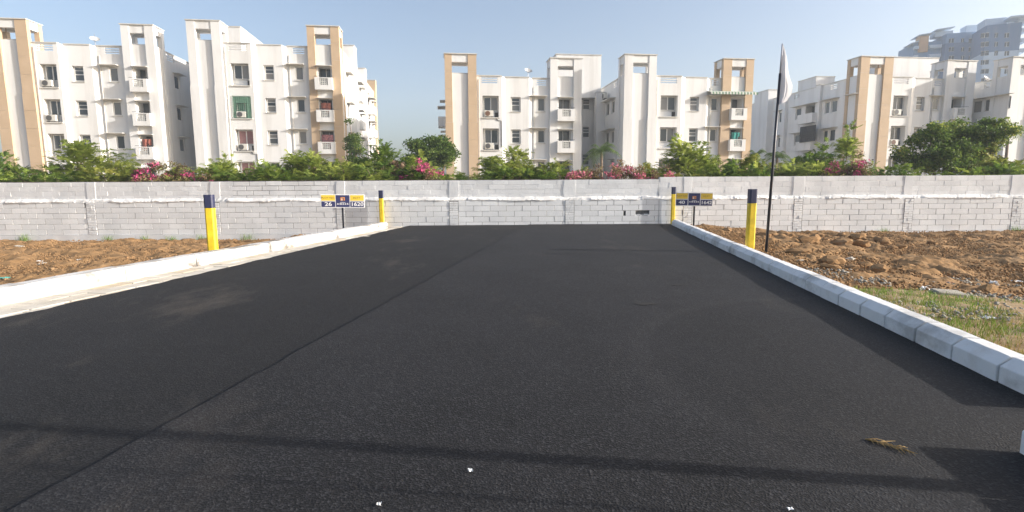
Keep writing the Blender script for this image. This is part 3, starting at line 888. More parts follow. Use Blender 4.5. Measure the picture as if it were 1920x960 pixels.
scrap('paper_scrap', 1852, 601, 22, 8, M['plastic_w'], 'white paper scrap lying in the grass by the right kerb', 'litter', 5, .6)
scrap('paper_scrap', 1815, 560, 14, 6, M['plastic_w'], 'small pale scrap right of the red wrapper', 'litter', 6, .6)
scrap('brick_scrap', 1778, 534, 15, 7, M['pinkstone'], 'pinkish brick fragment behind the concrete chunk', 'brick', 7, .5)
scrap('paper_scrap', 1905, 530, 20, 5, M['plastic_w'], 'torn pale sheet at the right edge of the rubble', 'litter', 8, .5)
scrap('plastic_scrap', 6, 524, 22, 5, M['plastic_t'], 'turquoise plastic scrap at the left edge behind the kerb', 'litter', 9, .5)
scrap('paper_scrap', 76, 492, 16, 4, M['plastic_w'], 'white paper scrap on the left soil plot', 'litter', 10, .5)
scrap('paper_scrap', 152, 489, 12, 4, M['plastic_w'], 'small white scrap in the middle of the left soil', 'litter', 11, .5)
# bits on the asphalt
def road_bit(px, py, wpx, label, seed):
    p = at_z(px, py, .018); r = np.random.default_rng(seed); k = math.hypot(p.y, 1.5) / FPX * wpx
    n = 6; gx, gy = np.meshgrid(np.linspace(-.5, .5, n), np.linspace(-.5, .5, n), indexing='ij')
    e = 1 - .5 * r.random((n, n))
    o = grid_mesh('paper_bit', gx * k * e, gy * k * .9 * e, .004 + k * .3 * r.random((n, n)), M['plastic_w'], None, smooth=False)
    o.location = (p.x, p.y, .018); tag(o, label, 'litter'); return o
road_bit(882, 884, 11, 'white crumpled paper bit on the asphalt, nearest the middle', 1)
road_bit(711, 947, 10, 'white paper bit on the asphalt at the bottom edge', 2)
road_bit(1482, 957, 11, 'white bit at the very bottom of the road, right of centre', 3)
# straw sprig
mb = MB(); r = random.Random(9)
c0 = at_z(1668, 836, .01)
pA, pB = at_z(1622, 826, .01) - c0, at_z(1713, 852, .01) - c0
for i in range(26):
    t_ = r.random(); a = pA.lerp(pB, t_); ang = r.uniform(-.9, .9) + math.atan2((pB - pA).y, (pB - pA).x); ln = r.uniform(.03, .11)
    b_ = a + Vector((math.cos(ang) * ln, math.sin(ang) * ln, 0)); mid = (a + b_) / 2 + Vector((0, 0, r.uniform(.005, .02)))
    mb.tube([(a.x, a.y, .004), tuple(mid), (b_.x, b_.y, .005)], [.0022, .002, .001], 4)
mb.tube([tuple(pA), tuple(pA.lerp(pB, .5) + Vector((0, .02, .006))), tuple(pB)], [.003, .0035, .002], 5)
o = mb.build('straw_sprig', M['straw']); o.location = (c0.x, c0.y, .018)
tag(o, 'dry straw sprig lying on the asphalt at lower right', 'straw'); stuff(o)

# crumbs of soil, uncountable
def crumbs(name, mat, pts, smin, smax, seed):
    r = np.random.default_rng(seed); n = len(pts)
    base = np.array([[1, 0, 0], [0, 1, 0], [-1, 0, 0], [0, -1, 0], [0, 0, 1], [0, 0, -1]], float)
    fc = [(0, 1, 4), (1, 2, 4), (2, 3, 4), (3, 0, 4), (1, 0, 5), (2, 1, 5), (3, 2, 5), (0, 3, 5)]
    s = r.uniform(smin, smax, (n, 1, 1)) * r.uniform(.6, 1.2, (n, 6, 1))
    V = base[None] * s * np.array([1.1, 1.0, .7]); a = r.uniform(0, 6.28, n); ca, sa = np.cos(a)[:, None], np.sin(a)[:, None]
    X = V[..., 0] * ca - V[..., 1] * sa; Y_ = V[..., 0] * sa + V[..., 1] * ca
    V = np.stack([X, Y_, V[..., 2]], -1) + pts[:, None, :]
    F_ = (np.array(fc)[None] + (np.arange(n) * 6)[:, None, None]).reshape(-1, 3)
    me = bpy.data.meshes.new(name); me.vertices.add(n * 6); me.vertices.foreach_set('co', V.ravel())
    me.loops.add(F_.size); me.loops.foreach_set('vertex_index', F_.ravel()); me.polygons.add(len(F_)); me.polygons.foreach_set('loop_start', np.arange(0, F_.size, 3))
    me.update(calc_edges=True); me.materials.append(mat)
    o = bpy.data.objects.new(name, me); COL.objects.link(o); return stuff(o)
def scatter(n, side, y0, y1, wmax, seed, lift=.03):
    r = np.random.default_rng(seed)
    y = y0 + (y1 - y0) * r.random(n); s = .1 + wmax * r.random(n) ** 1.3
    x = kl(y) - .3 - s if side < 0 else kr(y) + .25 + s
    return np.stack([x, y, soil_z(x, y) + lift * r.random(n)], -1)
o = crumbs('soil_crumbs', M['clod'], np.concatenate([scatter(22000, -1, 6, 20.3, 14, 1, .06), scatter(26000, 1, 7.2, 20.3, 15, 2, .06)]), .010, .036, 5)
tag(o, 'loose crumbs of brown earth strewn over both plots', 'soil')
pt = np.concatenate([scatter(2600, 1, 5.6, 8.9, 3.5, 4, .05), scatter(2600, 1, 5.4, 8.2, 8, 8, .05)]); pt = pt[vnoise(pt[:, 0] * 1.7, pt[:, 1] * 1.7) > .42]
o = crumbs('gravel_bits', M['conc'], pt, .010, .036, 6); tag(o, 'pale gravel bits along the edge of the bare soil', 'gravel')
# grass of the near right strip
def blades(name, pts, hmin, hmax, w, mat, tint, seed, lean=.8):
    r = np.random.default_rng(seed); n = len(pts)
    a = r.uniform(0, 6.28, n); h = r.uniform(hmin, hmax, n); l = r.uniform(.1, lean, n) * h
    d = np.stack([np.cos(a), np.sin(a), 0 * a], -1); sd = np.stack([-np.sin(a), np.cos(a), 0 * a], -1)
    tip = pts + d * l[:, None] + np.array([0, 0, 1.]) * h[:, None]
    V = np.stack([pts - sd * w, pts + sd * w, tip + sd * w * .25, tip - sd * w * .25], 1)
    return quads_mesh(name, V, mat, tint)
r = np.random.default_rng(12); n = 34000
y = 2.6 + 4.6 * r.random(n); x = kr(y) + .25 + 7.5 * r.random(n) ** 1.2
mask = vnoise(x * 1.3 + 5, y * 1.8) + .25 * vnoise(x * 5, y * 5); keep = (mask > .53 + .25 * sstep((y - 6.2) / 1.2)); x, y, mask = x[keep], y[keep], mask[keep]
pts = np.stack([x, y, soil_z(x, y) + .03 + .06 * (vnoise(x * 1.3 + 3, y * 1.3) - .5)], -1)
o = blades('grass', pts, .02, .07, .004, M['grass'], np.clip((mask - .46) * 1.2 + .35 * r.random(len(x)) + .1 * (x - kr(y) - 1.0), 0, 1), 3)
tag(stuff(o), 'patchy short grass and dry straw behind the right kerb', 'grass')
def tuft(px, py, hpx, label, n=60, seed=1):
    p = at_z(px, py, -.42 if px < 960 else -.36); p = at_y(px, py, WALL_Y - .12); k = p.y / FPX; r = np.random.default_rng(seed)
    pts = np.array([p.x, p.y, float(soil_z(p.x, p.y)) - .03])[None] + np.stack([r.normal(0, hpx * k * .7, n), r.normal(0, .05, n) - .05, 0 * r.random(n)], -1)
    c0 = pts.mean(0); o = blades('weed_tuft', pts - c0, hpx * k * .5, hpx * k * 1.7, .007, M['grass'], r.uniform(.5, 1, n), seed, .9); o.location = tuple(c0)
    tag(o, label, 'weed')
for i, (px, py, h, lb) in enumerate([(46, 450, 10, 'low green weed at the wall foot, leftmost of the row'), (205, 447, 8, 'green weed tuft at the wall foot below the broken ledge'), (272, 447, 8, 'grassy weed at the wall foot halfway along the left plot'),
                                     (325, 447, 7, 'thin weed at the wall foot left of the near yellow post'), (380, 446, 9, 'weed growing at the wall behind the near yellow post'), (465, 443, 9, 'weed at the wall foot right of the near yellow post'),
                                     (1655, 440, 6, 'sparse weed at the foot of the right hand wall'), (1905, 436, 8, 'weed tuft at the wall foot at the right edge')]):
    tuft(px, py, h, lb, 60, i)
#PART4
# ================================================================== APARTMENT BUILDINGS
GZ = -.85
FLOOR = 3.05
class Bld:
    def __init__(s, label, px0, Y0, yaw_deg, white='bwhite', group='white apartment blocks behind the wall'):
        s.yaw = math.radians(yaw_deg)
        p = at_y(px0, 200, Y0); s.O = Vector((p.x, p.y, GZ))
        s.U = Vector((math.cos(s.yaw), math.sin(s.yaw), 0)); s.V = Vector((-math.sin(s.yaw), math.cos(s.yaw), 0))
        s.root = tag(empty('apartment_building', tuple(s.O), s.yaw), label, 'building', group)
        s.w = M[white]; s.rnd = random.Random(int(px0) + 77)
    def loc(s, px, py, v):
        d = ray(px, py); C = Vector((0, 0, CAM_H)) - s.O
        t = (v - C.dot(s.V)) / d.dot(s.V); p = C + d * t
        return p.dot(s.U), p.z
    def locs(s, px, py, u):
        d = ray(px, py); C = Vector((0, 0, CAM_H)) - s.O
        t = (u - C.dot(s.U)) / d.dot(s.U); p = C + d * t
        return p.dot(s.V), p.z
    def wpos(s, u, v, z): return s.O + s.U * u + s.V * v + Vector((0, 0, z))
    def part(s, name, mb, mat, parent=None, bevel=0):
        return mb.build(name, mat, parent or s.root, bevel=bevel)

def fbox(mb, f, a0, a1, b0, b1, d0, d1, mi=0):
    mb.hexa([f(a0, b0, d0), f(a1, b0, d0), f(a1, b0, d1), f(a0, b0, d1), f(a0, b1, d0), f(a1, b1, d0), f(a1, b1, d1), f(a0, b1, d1)], mi)

def window(B, f, a0, a1, b0, b1, d, style='two', pane_mat=None):
    """frame mesh = window, its panes are children"""
    mb = MB(); t = .06
    fbox(mb, f, a0, a1, b0, b0 + t, d - .03, d + .03); fbox(mb, f, a0, a1, b1 - t, b1, d - .03, d + .03)
    fbox(mb, f, a0, a0 + t, b0 + t, b1 - t, d - .03, d + .03); fbox(mb, f, a1 - t, a1, b0 + t, b1 - t, d - .03, d + .03)
    cells = []
    if style == 'two':
        m_ = (a0 + a1) / 2
        fbox(mb, f, m_ - .04, m_ + .04, b0 + t, b1 - t, d - .03, d + .03)
        cells = [(a0 + t, m_ - .04, b0 + t, b1 - t), (m_ + .04, a1 - t, b0 + t, b1 - t)]
    elif style == 'hung':
        m_ = b0 + (b1 - b0) * .45; q = a0 + (a1 - a0) * .42
        fbox(mb, f, a0 + t, a1 - t, m_ - .035, m_ + .035, d - .03, d + .03)
        m2 = b0 + (b1 - b0) * .72
        fbox(mb, f, a0 + t, a1 - t, m2 - .02, m2 + .02, d - .03, d + .03)
        cells = [(a0 + t, a1 - t, b0 + t, m_ - .035), (a0 + t, a1 - t, m_ + .035, m2 - .02), (a0 + t, a1 - t, m2 + .02, b1 - t)]
    else:
        cells = [(a0 + t, a1 - t, b0 + t, b1 - t)]
    w = mb.build('window', M['frame'], B.root)
    for c in cells:
        mb = MB(); fbox(mb, f, c[0], c[1], c[2], c[3], d - .004, d + .012)
        mb.build('pane', pane_mat or M['glass'], w)
    return w
def shade(B, f, a0, a1, z, out=.55, th=.09):
    mb = MB()
    mb.hexa([f(a0, z, 0), f(a1, z, 0), f(a1, z + .0, -out), f(a0, z, -out), f(a0, z + th, 0), f(a1, z + th, 0), f(a1, z + th * .55, -out), f(a0, z + th * .55, -out)])
    return mb.build('sunshade', M['shade'], B.root)
def ac_unit(B, u, v, z, label, rusty=False, w=.85, facing=0.0, group='outdoor air conditioner units'):
    p = B.wpos(u, v, z)
    root = tag(empty('air_conditioner', tuple(p), B.yaw + facing), label, 'air conditioner', group)
    mb = MB(); mb.box(-w / 2, w / 2, -.18, .14, 0, .56); mb.build('casing', M['ac'], root, bevel=.02)
    mb = MB(); n = 18; cx = -w * .14
    ring = [(cx + .24 * math.cos(6.2832 * i / n), -.186, .28 + .24 * math.sin(6.2832 * i / n)) for i in range(n)]
    ring2 = [(x, -.2, z_) for x, _, z_ in ring]
    for i in range(n): mb.quad(ring[i], ring[(i + 1) % n], ring2[(i + 1) % n], ring2[i])
    mb.face(ring2)
    mb.build('fan_grille', M['acrust'] if rusty else M['acdark'], root)
    mb = MB()
    for x in (-w * .35, w * .35): mb.box(x - .03, x + .03, -.15, .12, -.06, -.002)
    stuff(mb.build('feet', M['iron'], root))
    return root

def make_building(label, e, row, Y0, yaw, parapet_py, tanA, tanB, depth, left_side=False, right_side=False, nf=5, white='bwhite', seed=1, bayplan=None, dAB=.7):
    px = lambda i: e[i]
    B = Bld(label, e[0], Y0, yaw, white); B.seed = seed; rnd = random.Random(seed)
    v1, v2, v3, vB = .30, .70, 1.0, dAB
    U = {}
    for i, v in zip(range(11), (0, 0, 0, 0, v1, v2, v2, vB, vB, vB, vB)): U[i] = B.loc(e[i], row, v)[0]
    zP = B.loc((e[3] + e[4]) / 2, parapet_py, v1)[1]
    zT = zP + 1.87; zR = zP - 1.0
    B.uR, B.zP, B.zT, B.U_ = U[10], zP, zT, U
    floors = [k for k in range(nf) if zP - 3.9 - FLOOR * k > -.5]
    W = B.w
    front = lambda v: (lambda a, b, d: (a, v + d, b))
    # ---- bays
    def bay(a0, a1, v, ops, slits):
        mb = MB(); f = front(v)
        panel(mb, f, a0, a1, 0, zP - .08, ops + [(p, q, r_, s_, .16, True) for p, q, r_, s_ in slits])
        panel(mb, front(v + .16), a0, a1, zR, zP - .08, [(p, q, r_, s_, .001, True) for p, q, r_, s_ in slits])
        B.part('bay_wall', mb, W)
        mb = MB(); fbox(mb, f, a0 - .01, a1 + .01, zP - .08, zP, -.06, .22); B.part('coping', mb, M['coping'])
        for (p, q, r_, s_) in slits[:1]:
            pass
    def slit_ops(a0, a1):
        return [(a0, a1, zP - .20 - .2 * i - .13, zP - .20 - .2 * i, ) for i in range(3)]
    w1 = U[4] - U[3]; r0, r1 = U[3] + w1 * .23, U[3] + w1 * .87
    ops = []
    for k in floors:
        z = zP - 1.88 - FLOOR * k
        ops.append((r0, r1, z - 2.02, z, .62, False))
    bay(U[3], U[4], v1, ops, slit_ops(U[3] + w1 * .2, U[3] + w1 * .82))
    for k in floors:
        z = zP - 1.88 - FLOOR * k; f = front(v1)
        cur = rnd.random() < .10 or (seed == 2 and k == 2)
        window(B, f, r0 + .14 + .05 * (k % 2), r1 - .06, z - 1.38, z - .06, .52, 'two', M['curtain'] if cur else None)
        mb = MB(); fbox(mb, f, r0 - .08, r1 + .08, z - 2.12, z - 2.03, -.10, .0); B.part('sill', mb, M['shade'])
        mb = MB(); fbox(mb, f, r0 + .02, r1 - .02, z - 2.0, z - 1.46, .56, .61); B.part('spandrel', mb, W)
        mb = MB(); fbox(mb, f, r1 - .35, r1 - .03, z - 1.98, z - 1.5, .50, .555); B.part('louvre', mb, M['dark'])
    B.bay1 = (r0, r1, v1)
    # chamfered pier between bay 1 and bay 2
    mb = MB(); mb.quad((U[4], v1, 0), (U[5], v2, 0), (U[5], v2, zP - .08), (U[4], v1, zP - .08)); B.part('chamfer_pier', mb, W)
    w2 = U[6] - U[5]; c = U[5] + w2 * .44; h = .48
    ops = [(c - h, c + h, zP - 1.92 - FLOOR * k - 1.38, zP - 1.92 - FLOOR * k, .30, False) for k in floors]
    bay(U[5], U[6], v2, ops, [])
    for k in floors:
        z = zP - 1.92 - FLOOR * k; f = front(v2)
        window(B, f, c - h + .08, c + h - .06, z - 1.30, z - .03, .24, 'hung')
        mb = MB(); fbox(mb, f, c - h - .06, c + h + .06, z - 1.45, z - 1.385, -.06, .02); B.part('sill', mb, M['shade'])
    U6 = U[6] + .34; mb = MB(); mb.quad((U[6], v2, 0), (U6, v3, 0), (U6, v3, zP - .08), (U[6], v2, zP - .08)); B.part('chamfer_pier', mb, W)
    w3 = U[7] - U[6]; c = U[6] + w3 * .60; h = .38
    ops = [(c - h, c + h, zP - 1.92 - FLOOR * k - 1.28, zP - 1.92 - FLOOR * k, .18, False) for k in floors]
    bay(U6, U[7] + .3, v3, ops, slit_ops(U[6] + w3 * .38, U[6] + w3 * .84))
    for k in floors:
        z = zP - 1.92 - FLOOR * k; f = front(v3)
        window(B, f, c - h + .03, c + h - .03, z - 1.25, z - .03, .10, 'one')
        shade(B, f, c - h - .75, c + h + .12, z + .12)
        mb = MB(); fbox(mb, f, c - h - .06, c + h + .06, z - 1.36, z - 1.285, -.07, .02); B.part('sill', mb, M['shade'])
    # ---- towers
    def tower(i, v, tan, balcony):
        a0, a1, a2, a3 = (U[i + j] for j in range(4)); D = 1.9
        pd = .42
        T = empty('tower'); T.parent = B.root
        def pil(x0, x1, y0, y1, zt):
            if tan:
                o = MB(); o.box(x0 + .02, x1 - .02, y0 + .02, y1 - .02, 0, zt - .02); po = o.build('pilaster', M['coping'], B.root)
                z = zt; n = 0
                while z > -.2:
                    zz = max(z - 1.56, 0)
                    g_ = .035 if z < zP - 4.05 else 0
                    o = MB(); o.box(x0 - g_, x1 + g_, y0 - g_, y1, zz + .012, z - .006); o.build('cladding_panel', M['tan'], po)
                    z -= 1.56
            else:
                o = MB(); o.box(x0, x1, y0, y1, zP - 4.05, zt); o.box(x0 - .04, x1 + .04, y0 - .05, y1 + .02, 0, zP - 4.05)
                o.build('pilaster', W, B.root)
        pil(a0, a1, v, v + pd, zT - .08); pil(a2, a3, v, v + pd, zT - .08)
        for (x0, x1) in ((a0, a0 + .42), (a3 - .42, a3)):
            pil(x0, x1, v + D - .42, v + D, zT - .08)
        beam = MB(); zb = zT - .78
        beam.box(a1 + .003, a2 - .003, v + .05, v + .37, zb, zT - .082); beam.box(a0 + .425, a3 - .425, v + D - .38, v + D - .05, zb, zT - .082)
        beam.box(a0 + .05, a0 + .36, v + pd + .003, v + D - .425, zb, zT - .082); beam.box(a3 - .36, a3 - .05, v + pd + .003, v + D - .425, zb, zT - .082)
        stuff(beam.build('ring_beam', W, B.root))
        cap = MB(); cap.box(a0 - .07, a3 + .07, v - .07, v + D + .07, zT - .08, zT); cap.build('coping', M['coping'], B.root)
        # the closed shaft with its front panel
        pv = v + .17; zl = zP + .06
        mb = MB(); ops = []
        if balcony:
            m_ = (a1 + a2) / 2 - .02; hw = (a2 - a1) * .40
            for k in floors:
                z = zP - 1.95 - FLOOR * k; ops.append((m_ - hw, m_ + hw, z - 1.12 - 1.0, z, 1.05, False))
        panel(mb, front(pv), a1 - .02, a2 + .02, 0, zl, ops)
        mb.quad((a0 + .04, pv + .01, zl), (a3 - .04, pv + .01, zl), (a3 - .04, v + D - .04, zl), (a0 + .04, v + D - .04, zl))
        for x in (a0 + .06, a3 - .06): mb.quad((x, v + .2, 0), (x, v + D - .05, 0), (x, v + D - .05, zl), (x, v + .2, zl))
        mb.quad((a0 + .06, v + D - .06, 0), (a3 - .06, v + D - .06, 0), (a3 - .06, v + D - .06, zl), (a0 + .06, v + D - .06, zl))
        B.part('shaft_wall', mb, W)
        mb = MB(); fbox(mb, front(v), a1 + .004, a2 - .004, zl + .002, zl + .09, .22, .42); B.part('coping', mb, M['coping'])
        if balcony:
            f = front(pv); out = .30 + .34
            for k in floors:
                z = zP - 1.95 - FLOOR * k
                mb = MB(); fbox(mb, f, m_ - hw, m_ + hw, z - 2.1, z - .01, .96, 1.04); B.part('darkening_door', mb, M['glass'])  # dark glass door added so the opening reads as shaded inside
                mb = MB(); fbox(mb, f, m_ - .03, m_ + .03, z - 2.1, z - .02, .93, .958); B.part('door_mullion', mb, M['frame'])
                mb = MB(); zt, zb_ = z - 1.08, z - 2.22
                bw = hw + .22
                sx0, sx1 = m_ - .42, m_ + .42
                panel(mb, lambda a, b, d: (a, pv - out + d, b), m_ - bw, m_ + bw, zb_, zt, [(sx0, sx1, zt - .72, zt - .08, .06, True)])
                panel(mb, lambda a, b, d: (a, pv - out + .10 + d, b), m_ - bw, m_ + bw, zb_ + .1, zt, [(sx0, sx1, zt - .72, zt - .08, .001, True)])
                for x in (m_ - bw, m_ + bw):
                    mb.quad((x, pv - out, zb_), (x, pv, zb_), (x, pv, zt), (x, pv - out, zt))
                for x in (m_ - bw + .1, m_ + bw - .1):
                    mb.quad((x, pv - out + .1, zb_ + .1), (x, pv, zb_ + .1), (x, pv, zt), (x, pv - out + .1, zt))
                mb.quad((m_ - bw, pv - out, zb_), (m_ + bw, pv - out, zb_), (m_ + bw, pv, zb_), (m_ - bw, pv, zb_))
                mb.quad((m_ - bw, pv - out + .1, zb_ + .1), (m_ + bw, pv - out + .1, zb_ + .1), (m_ + bw, pv, zb_ + .1), (m_ - bw, pv, zb_ + .1))
                mb.quad((m_ - bw, pv - out, zt), (m_ + bw, pv - out, zt), (m_ + bw, pv - out + .1, zt), (m_ - bw, pv - out + .1, zt))
                for sg in (-1, 1):
                    mb.quad((m_ + sg * bw, pv - out + .1, zt), (m_ + sg * (bw - .1), pv - out + .1, zt), (m_ + sg * (bw - .1), pv, zt), (m_ + sg * bw, pv, zt))
                bo = B.part('balcony', mb, W)
                # pierced screen in the balcony front
                mb = MB(); nx_, nz_ = 5, 4; cw, chh = (sx1 - sx0) / nx_, .64 / nz_
                panel(mb, lambda a, b, d: (a, pv - out + .04 + d, b), sx0, sx1, zt - .72, zt - .08,
                      [(sx0 + cw * (i_ + .22), sx0 + cw * (i_ + .78), zt - .72 + chh * (j_ + .22), zt - .72 + chh * (j_ + .78), .03, True) for i_ in range(nx_) for j_ in range(nz_)])
                mb.build('pierced_screen', M['jali'], bo)
                mb = MB(); fbox(mb, f, m_ - bw - .02, m_ + bw + .02, zt + .10, zt + .13, -out + .03, -out + .06); mb.build('hand_rail', M['iron'], bo)
                shade(B, f, m_ - hw - .14, m_ + hw + .14, z + .05, .42)
        bpy.data.objects.remove(T)
    tower(0, 0, tanA, False)
    tower(7, vB, tanB, True)
    B.balc = [(zP - 1.95 - FLOOR * k) for k in floors]; B.balx = ((U[8] + U[9]) / 2, vB + .17)
    B.floors = floors
    # ---- roof and closed back
    mb = MB()
    mb.quad((U[0] + .1, 1.2, zR), (U[10] - .1, 1.2, zR), (U[10] - .1, depth, zR), (U[0] + .1, depth, zR))
    B.part('roof', mb, M['roof'])
    mb = MB(); mb.quad((U[0] + .08, depth, 0), (U[10] - .08, depth, 0), (U[10] - .08, depth, zP), (U[0] + .08, depth, zP)); B.part('back_wall', mb, W)
    return B

def side_wall(B, which, v0, v1, wins, slits=(), W=None, zt=None, u=None):
    """long side wall; wins: (v centre, half width, list of floors or None, kind)"""
    zP = B.zP if zt is None else zt
    uu = u if u is not None else (B.uR - .06 if which > 0 else B.U_[0] + .06)
    f = (lambda a, b, d: (uu - d, a, b)) if which > 0 else (lambda a, b, d: (uu + d, a, b))
    ops = []; todo = []
    for (vc, hw, fl, kind) in wins:
        for k in (B.floors if fl is None else fl):
            z = B.zP - 1.92 - FLOOR * k
            hgt = 1.3 if kind != 'balcony' else 1.95
            ops.append((vc - hw, vc + hw, z - hgt, z, .18 if kind != 'balcony' else .9, False)); todo.append((vc, hw, z, hgt, kind))
    mb = MB(); panel(mb, f, v0, v1, 0, zP - .08, ops + [(a, b, zP - .22 - .2 * i - .11, zP - .22 - .2 * i, .15, True) for a, b in slits for i in range(3)])
    B.part('side_wall', mb, W or B.w)
    mb = MB(); panel(mb, (lambda a, b, d: f(a, b, d + .15)), v0, v1, B.zP - 1.0, zP - .08, [(a, b, zP - .22 - .2 * i - .11, zP - .22 - .2 * i, .001, True) for a, b in slits for i in range(3)])
    B.part('parapet_back', mb, W or B.w)
    mb = MB(); fbox(mb, f, v0, v1, zP - .08, zP, -.06, .2); B.part('coping', mb, M['coping'])
    for (vc, hw, z, hgt, kind) in todo:
        if kind == 'balcony':
            mb = MB(); fbox(mb, f, vc - hw, vc + hw, z - hgt, z - .02, .84, .89); B.part('darkening_door', mb, M['glass'])  # dark sheet added at the back, standing in for shade in the opening
            mb = MB(); fbox(mb, f, vc - hw - .2, vc + hw + .2, z - 2.05, z - 1.0, -.85, -.75)
            fbox(mb, f, vc - hw - .2, vc - hw - .1, z - 2.05, z - 1.0, -.748, -.002); fbox(mb, f, vc + hw + .1, vc + hw + .2, z - 2.05, z - 1.0, -.748, -.002)
            fbox(mb, f, vc - hw - .098, vc + hw + .098, z - 2.04, z - 1.95, -.748, -.002)
            stuff(B.part('balcony', mb, B.w)); shade(B, f, vc - hw - .25, vc + hw + .25, z + .05, .9)
        else:
            window(B, f, vc - hw + .03, vc + hw - .03, z - hgt + .03, z - .03, .10, 'two' if kind == 'two' else 'one')
            shade(B, f, vc - hw - .3, vc + hw + .3, z + .12, .6)
    return f

def boxpart(B, name, u0, u1, v0, v1, z0, z1, mat=None, cop=True):
    mb = MB(); mb.box(u0, u1, v0, v1, z0, z1 - (.08 if cop else 0)); B.part(name, mb, mat or B.w)
    if cop:
        mb = MB(); mb.box(u0 - .06, u1 + .06, v0 - .06, v1 + .06, z1 - .08, z1); B.part('coping', mb, M['coping'])

YAW = 7.0
# ---- far left block (tan and white)
B1 = make_building('white apartment block with tan pilasters at the left edge of the row', [-20, 0, 31, 53, 107, 118, 168, 228, 243, 272, 289], 82, 48.6, YAW, 78.5, True, False, 13, nf=5, seed=1)
va, vb_ = 2.6, 13.0
side_wall(B1, 1, va, 13, [(4.6, .5, None, 'one'), (8.6, .6, None, 'two'), (11.6, .5, None, 'one')], [(3.0, 4.4)])
side_wall(B1, -1, 1.9, 13, [])
# ---- second block, white left tower and tan right tower
B2 = make_building('white apartment block with tan right tower and green netted window, left of the sky gap', [351, 367, 397, 414, 470, 479, 528, 576, 590, 620, 636], 82, 51.4, YAW, 79.5, False, True, 27, nf=5, seed=2)
side_wall(B2, 1, 2.6, 27, [(4.6, .6, None, 'two'), (9.6, .9, None, 'balcony'), (13.2, .5, None, 'one'), (16.8, .6, None, 'two'), (20.4, .9, None, 'balcony'), (23.8, .5, None, 'one')], [(4, 5.6), (16, 17.6)])
side_wall(B2, -1, 1.9, 27, [])
boxpart(B2, 'stair_tower', B2.uR - 2.0, B2.uR + .5, 6.2, 8.0, 0, B2.zP + 1.5)
boxpart(B2, 'stair_tower', B2.uR - 2.0, B2.uR + .45, 14.6, 15.7, 0, B2.zP + .9)
boxpart(B2, 'corner_pilaster', B2.uR - .9, B2.uR + .25, 25.8, 27.1, 0, B2.zP + 1.6, M['tan'])
ua, za = B2.loc(421, 48.5, 5.0); ub, _ = B2.loc(450, 48.5, 5.0)
boxpart(B2, 'stair_head', ua - .6, ub, 5.0, 16.0, B2.zP - 1.0, za)
# ---- third block, tan left tower
B3 = make_building('white apartment block with tan left tower, just right of the sky gap', [834, 847.5, 877.5, 893.5, 941, 947, 992, 1032, 1046, 1076, 1091], 142, 51.6, YAW, 141, True, False, 12, nf=4, seed=3)
side_wall(B3, -1, 1.9, 12, [(5, .5, None, 'one'), (9, .9, None, 'balcony')])
side_wall(B3, 1, 2.6, 7.5, [])
ua, za = B3.loc(1043, 100.5, 6.0); ub, _ = B3.loc(1127, 140, 6.0)
boxpart(B3, 'stair_head', ua, ub, 6.0, 11.0, B3.zP - 1.0, za)
uc, zc = B3.loc(1091, 184, 7.6); ud, _ = B3.loc(1147, 184, 7.6)
mb = MB(); ww = [(uc + .1, uc + .95, zc - 1.25 - FLOOR * k, zc - FLOOR * k, .15, False) for k in range(3)]
panel(mb, lambda a, b, d: (a, 7.6 + d, b), B3.uR - .4, ud, 0, B3.zP - .9, ww); B3.part('link_wall', mb, B3.w)
for w_ in ww: window(B3, lambda a, b, d: (a, 7.6 + d, b), w_[0] + .03, w_[1] - .03, w_[2] + .03, w_[3] - .03, .09, 'hung')
# ---- fourth block, white left tower, tan right tower, striped awning
B4 = make_building('white apartment block with striped awning on its tan right tower', [1171, 1187, 1217, 1231, 1279, 1286, 1327, 1356, 1372, 1399, 1413], 142, 53.0, YAW, 141.5, False, True, 15, nf=4, seed=4)
side_wall(B4, -1, 1.9, 15, [(3.6, .5, None, 'one'), (5.4, .5, [0, 1], 'one'), (8.6, .6, None, 'two'), (12, .5, None, 'one')], [(2.5, 3.5)])
side_wall(B4, 1, 2.6, 15, [(5, .5, None, 'one'), (10, .5, None, 'one')])
boxpart(B4, 'side_bay', B4.U_[0] - .9, B4.U_[0] + .05, 6.4, 7.4, 0, B4.zP - .6)
# ---- fifth block with the long left flank
B5 = make_building('white apartment block with tan tower and long left flank, right of the flag', [1613, 1629.5, 1657, 1673.5, 1712, 1717, 1748, 1774.6, 1789, 1814, 1829.5], 144, 55.5, YAW, 143.5, True, False, 24, nf=4, seed=5)
zrow = B5.zP - 2.5
def v_of(px, py): return B5.locs(px, py, B5.U_[0] + .06)[0]
side_wall(B5, -1, 1.9, 24, [(v_of(1600, 190), .4, None, 'one'), (v_of(1564, 198), .45, None, 'one'), (v_of(1551, 200), .35, None, 'one'), (v_of(1522, 208), 1.1, None, 'balcony'),
                             (v_of(1497, 212), .5, None, 'one'), (v_of(1465, 219), .5, None, 'one'), (v_of(1430, 222), .5, None, 'one')], [(v_of(1570, 160), v_of(1558, 160)), (v_of(1500, 175), v_of(1490, 175))])
vv = v_of(1539, 170)
boxpart(B5, 'flank_pier', B5.U_[0] - .25, B5.U_[0] + .3, vv - .35, vv + .35, 0, B5.zP + .1)
va, vb_ = v_of(1517, 160), v_of(1484, 165)
boxpart(B5, 'stair_head', B5.U_[0] + .9, B5.U_[0] + 3.2, va, vb_, B5.zP - 1.0, B5.zP + 1.45)
boxpart(B5, 'flank_tower', B5.U_[0] - .7, B5.U_[0] + 1.4, v_of(1450, 200), v_of(1424, 200), 0, B5.zP + 1.1)
boxpart(B5, 'flank_pier', B5.U_[0] - .35, B5.U_[0] + .3, v_of(1478, 200), v_of(1472, 200), 0, B5.zP + .2)
side_wall(B5, 1, 2.6, 24, [(5, .5, None, 'one')])
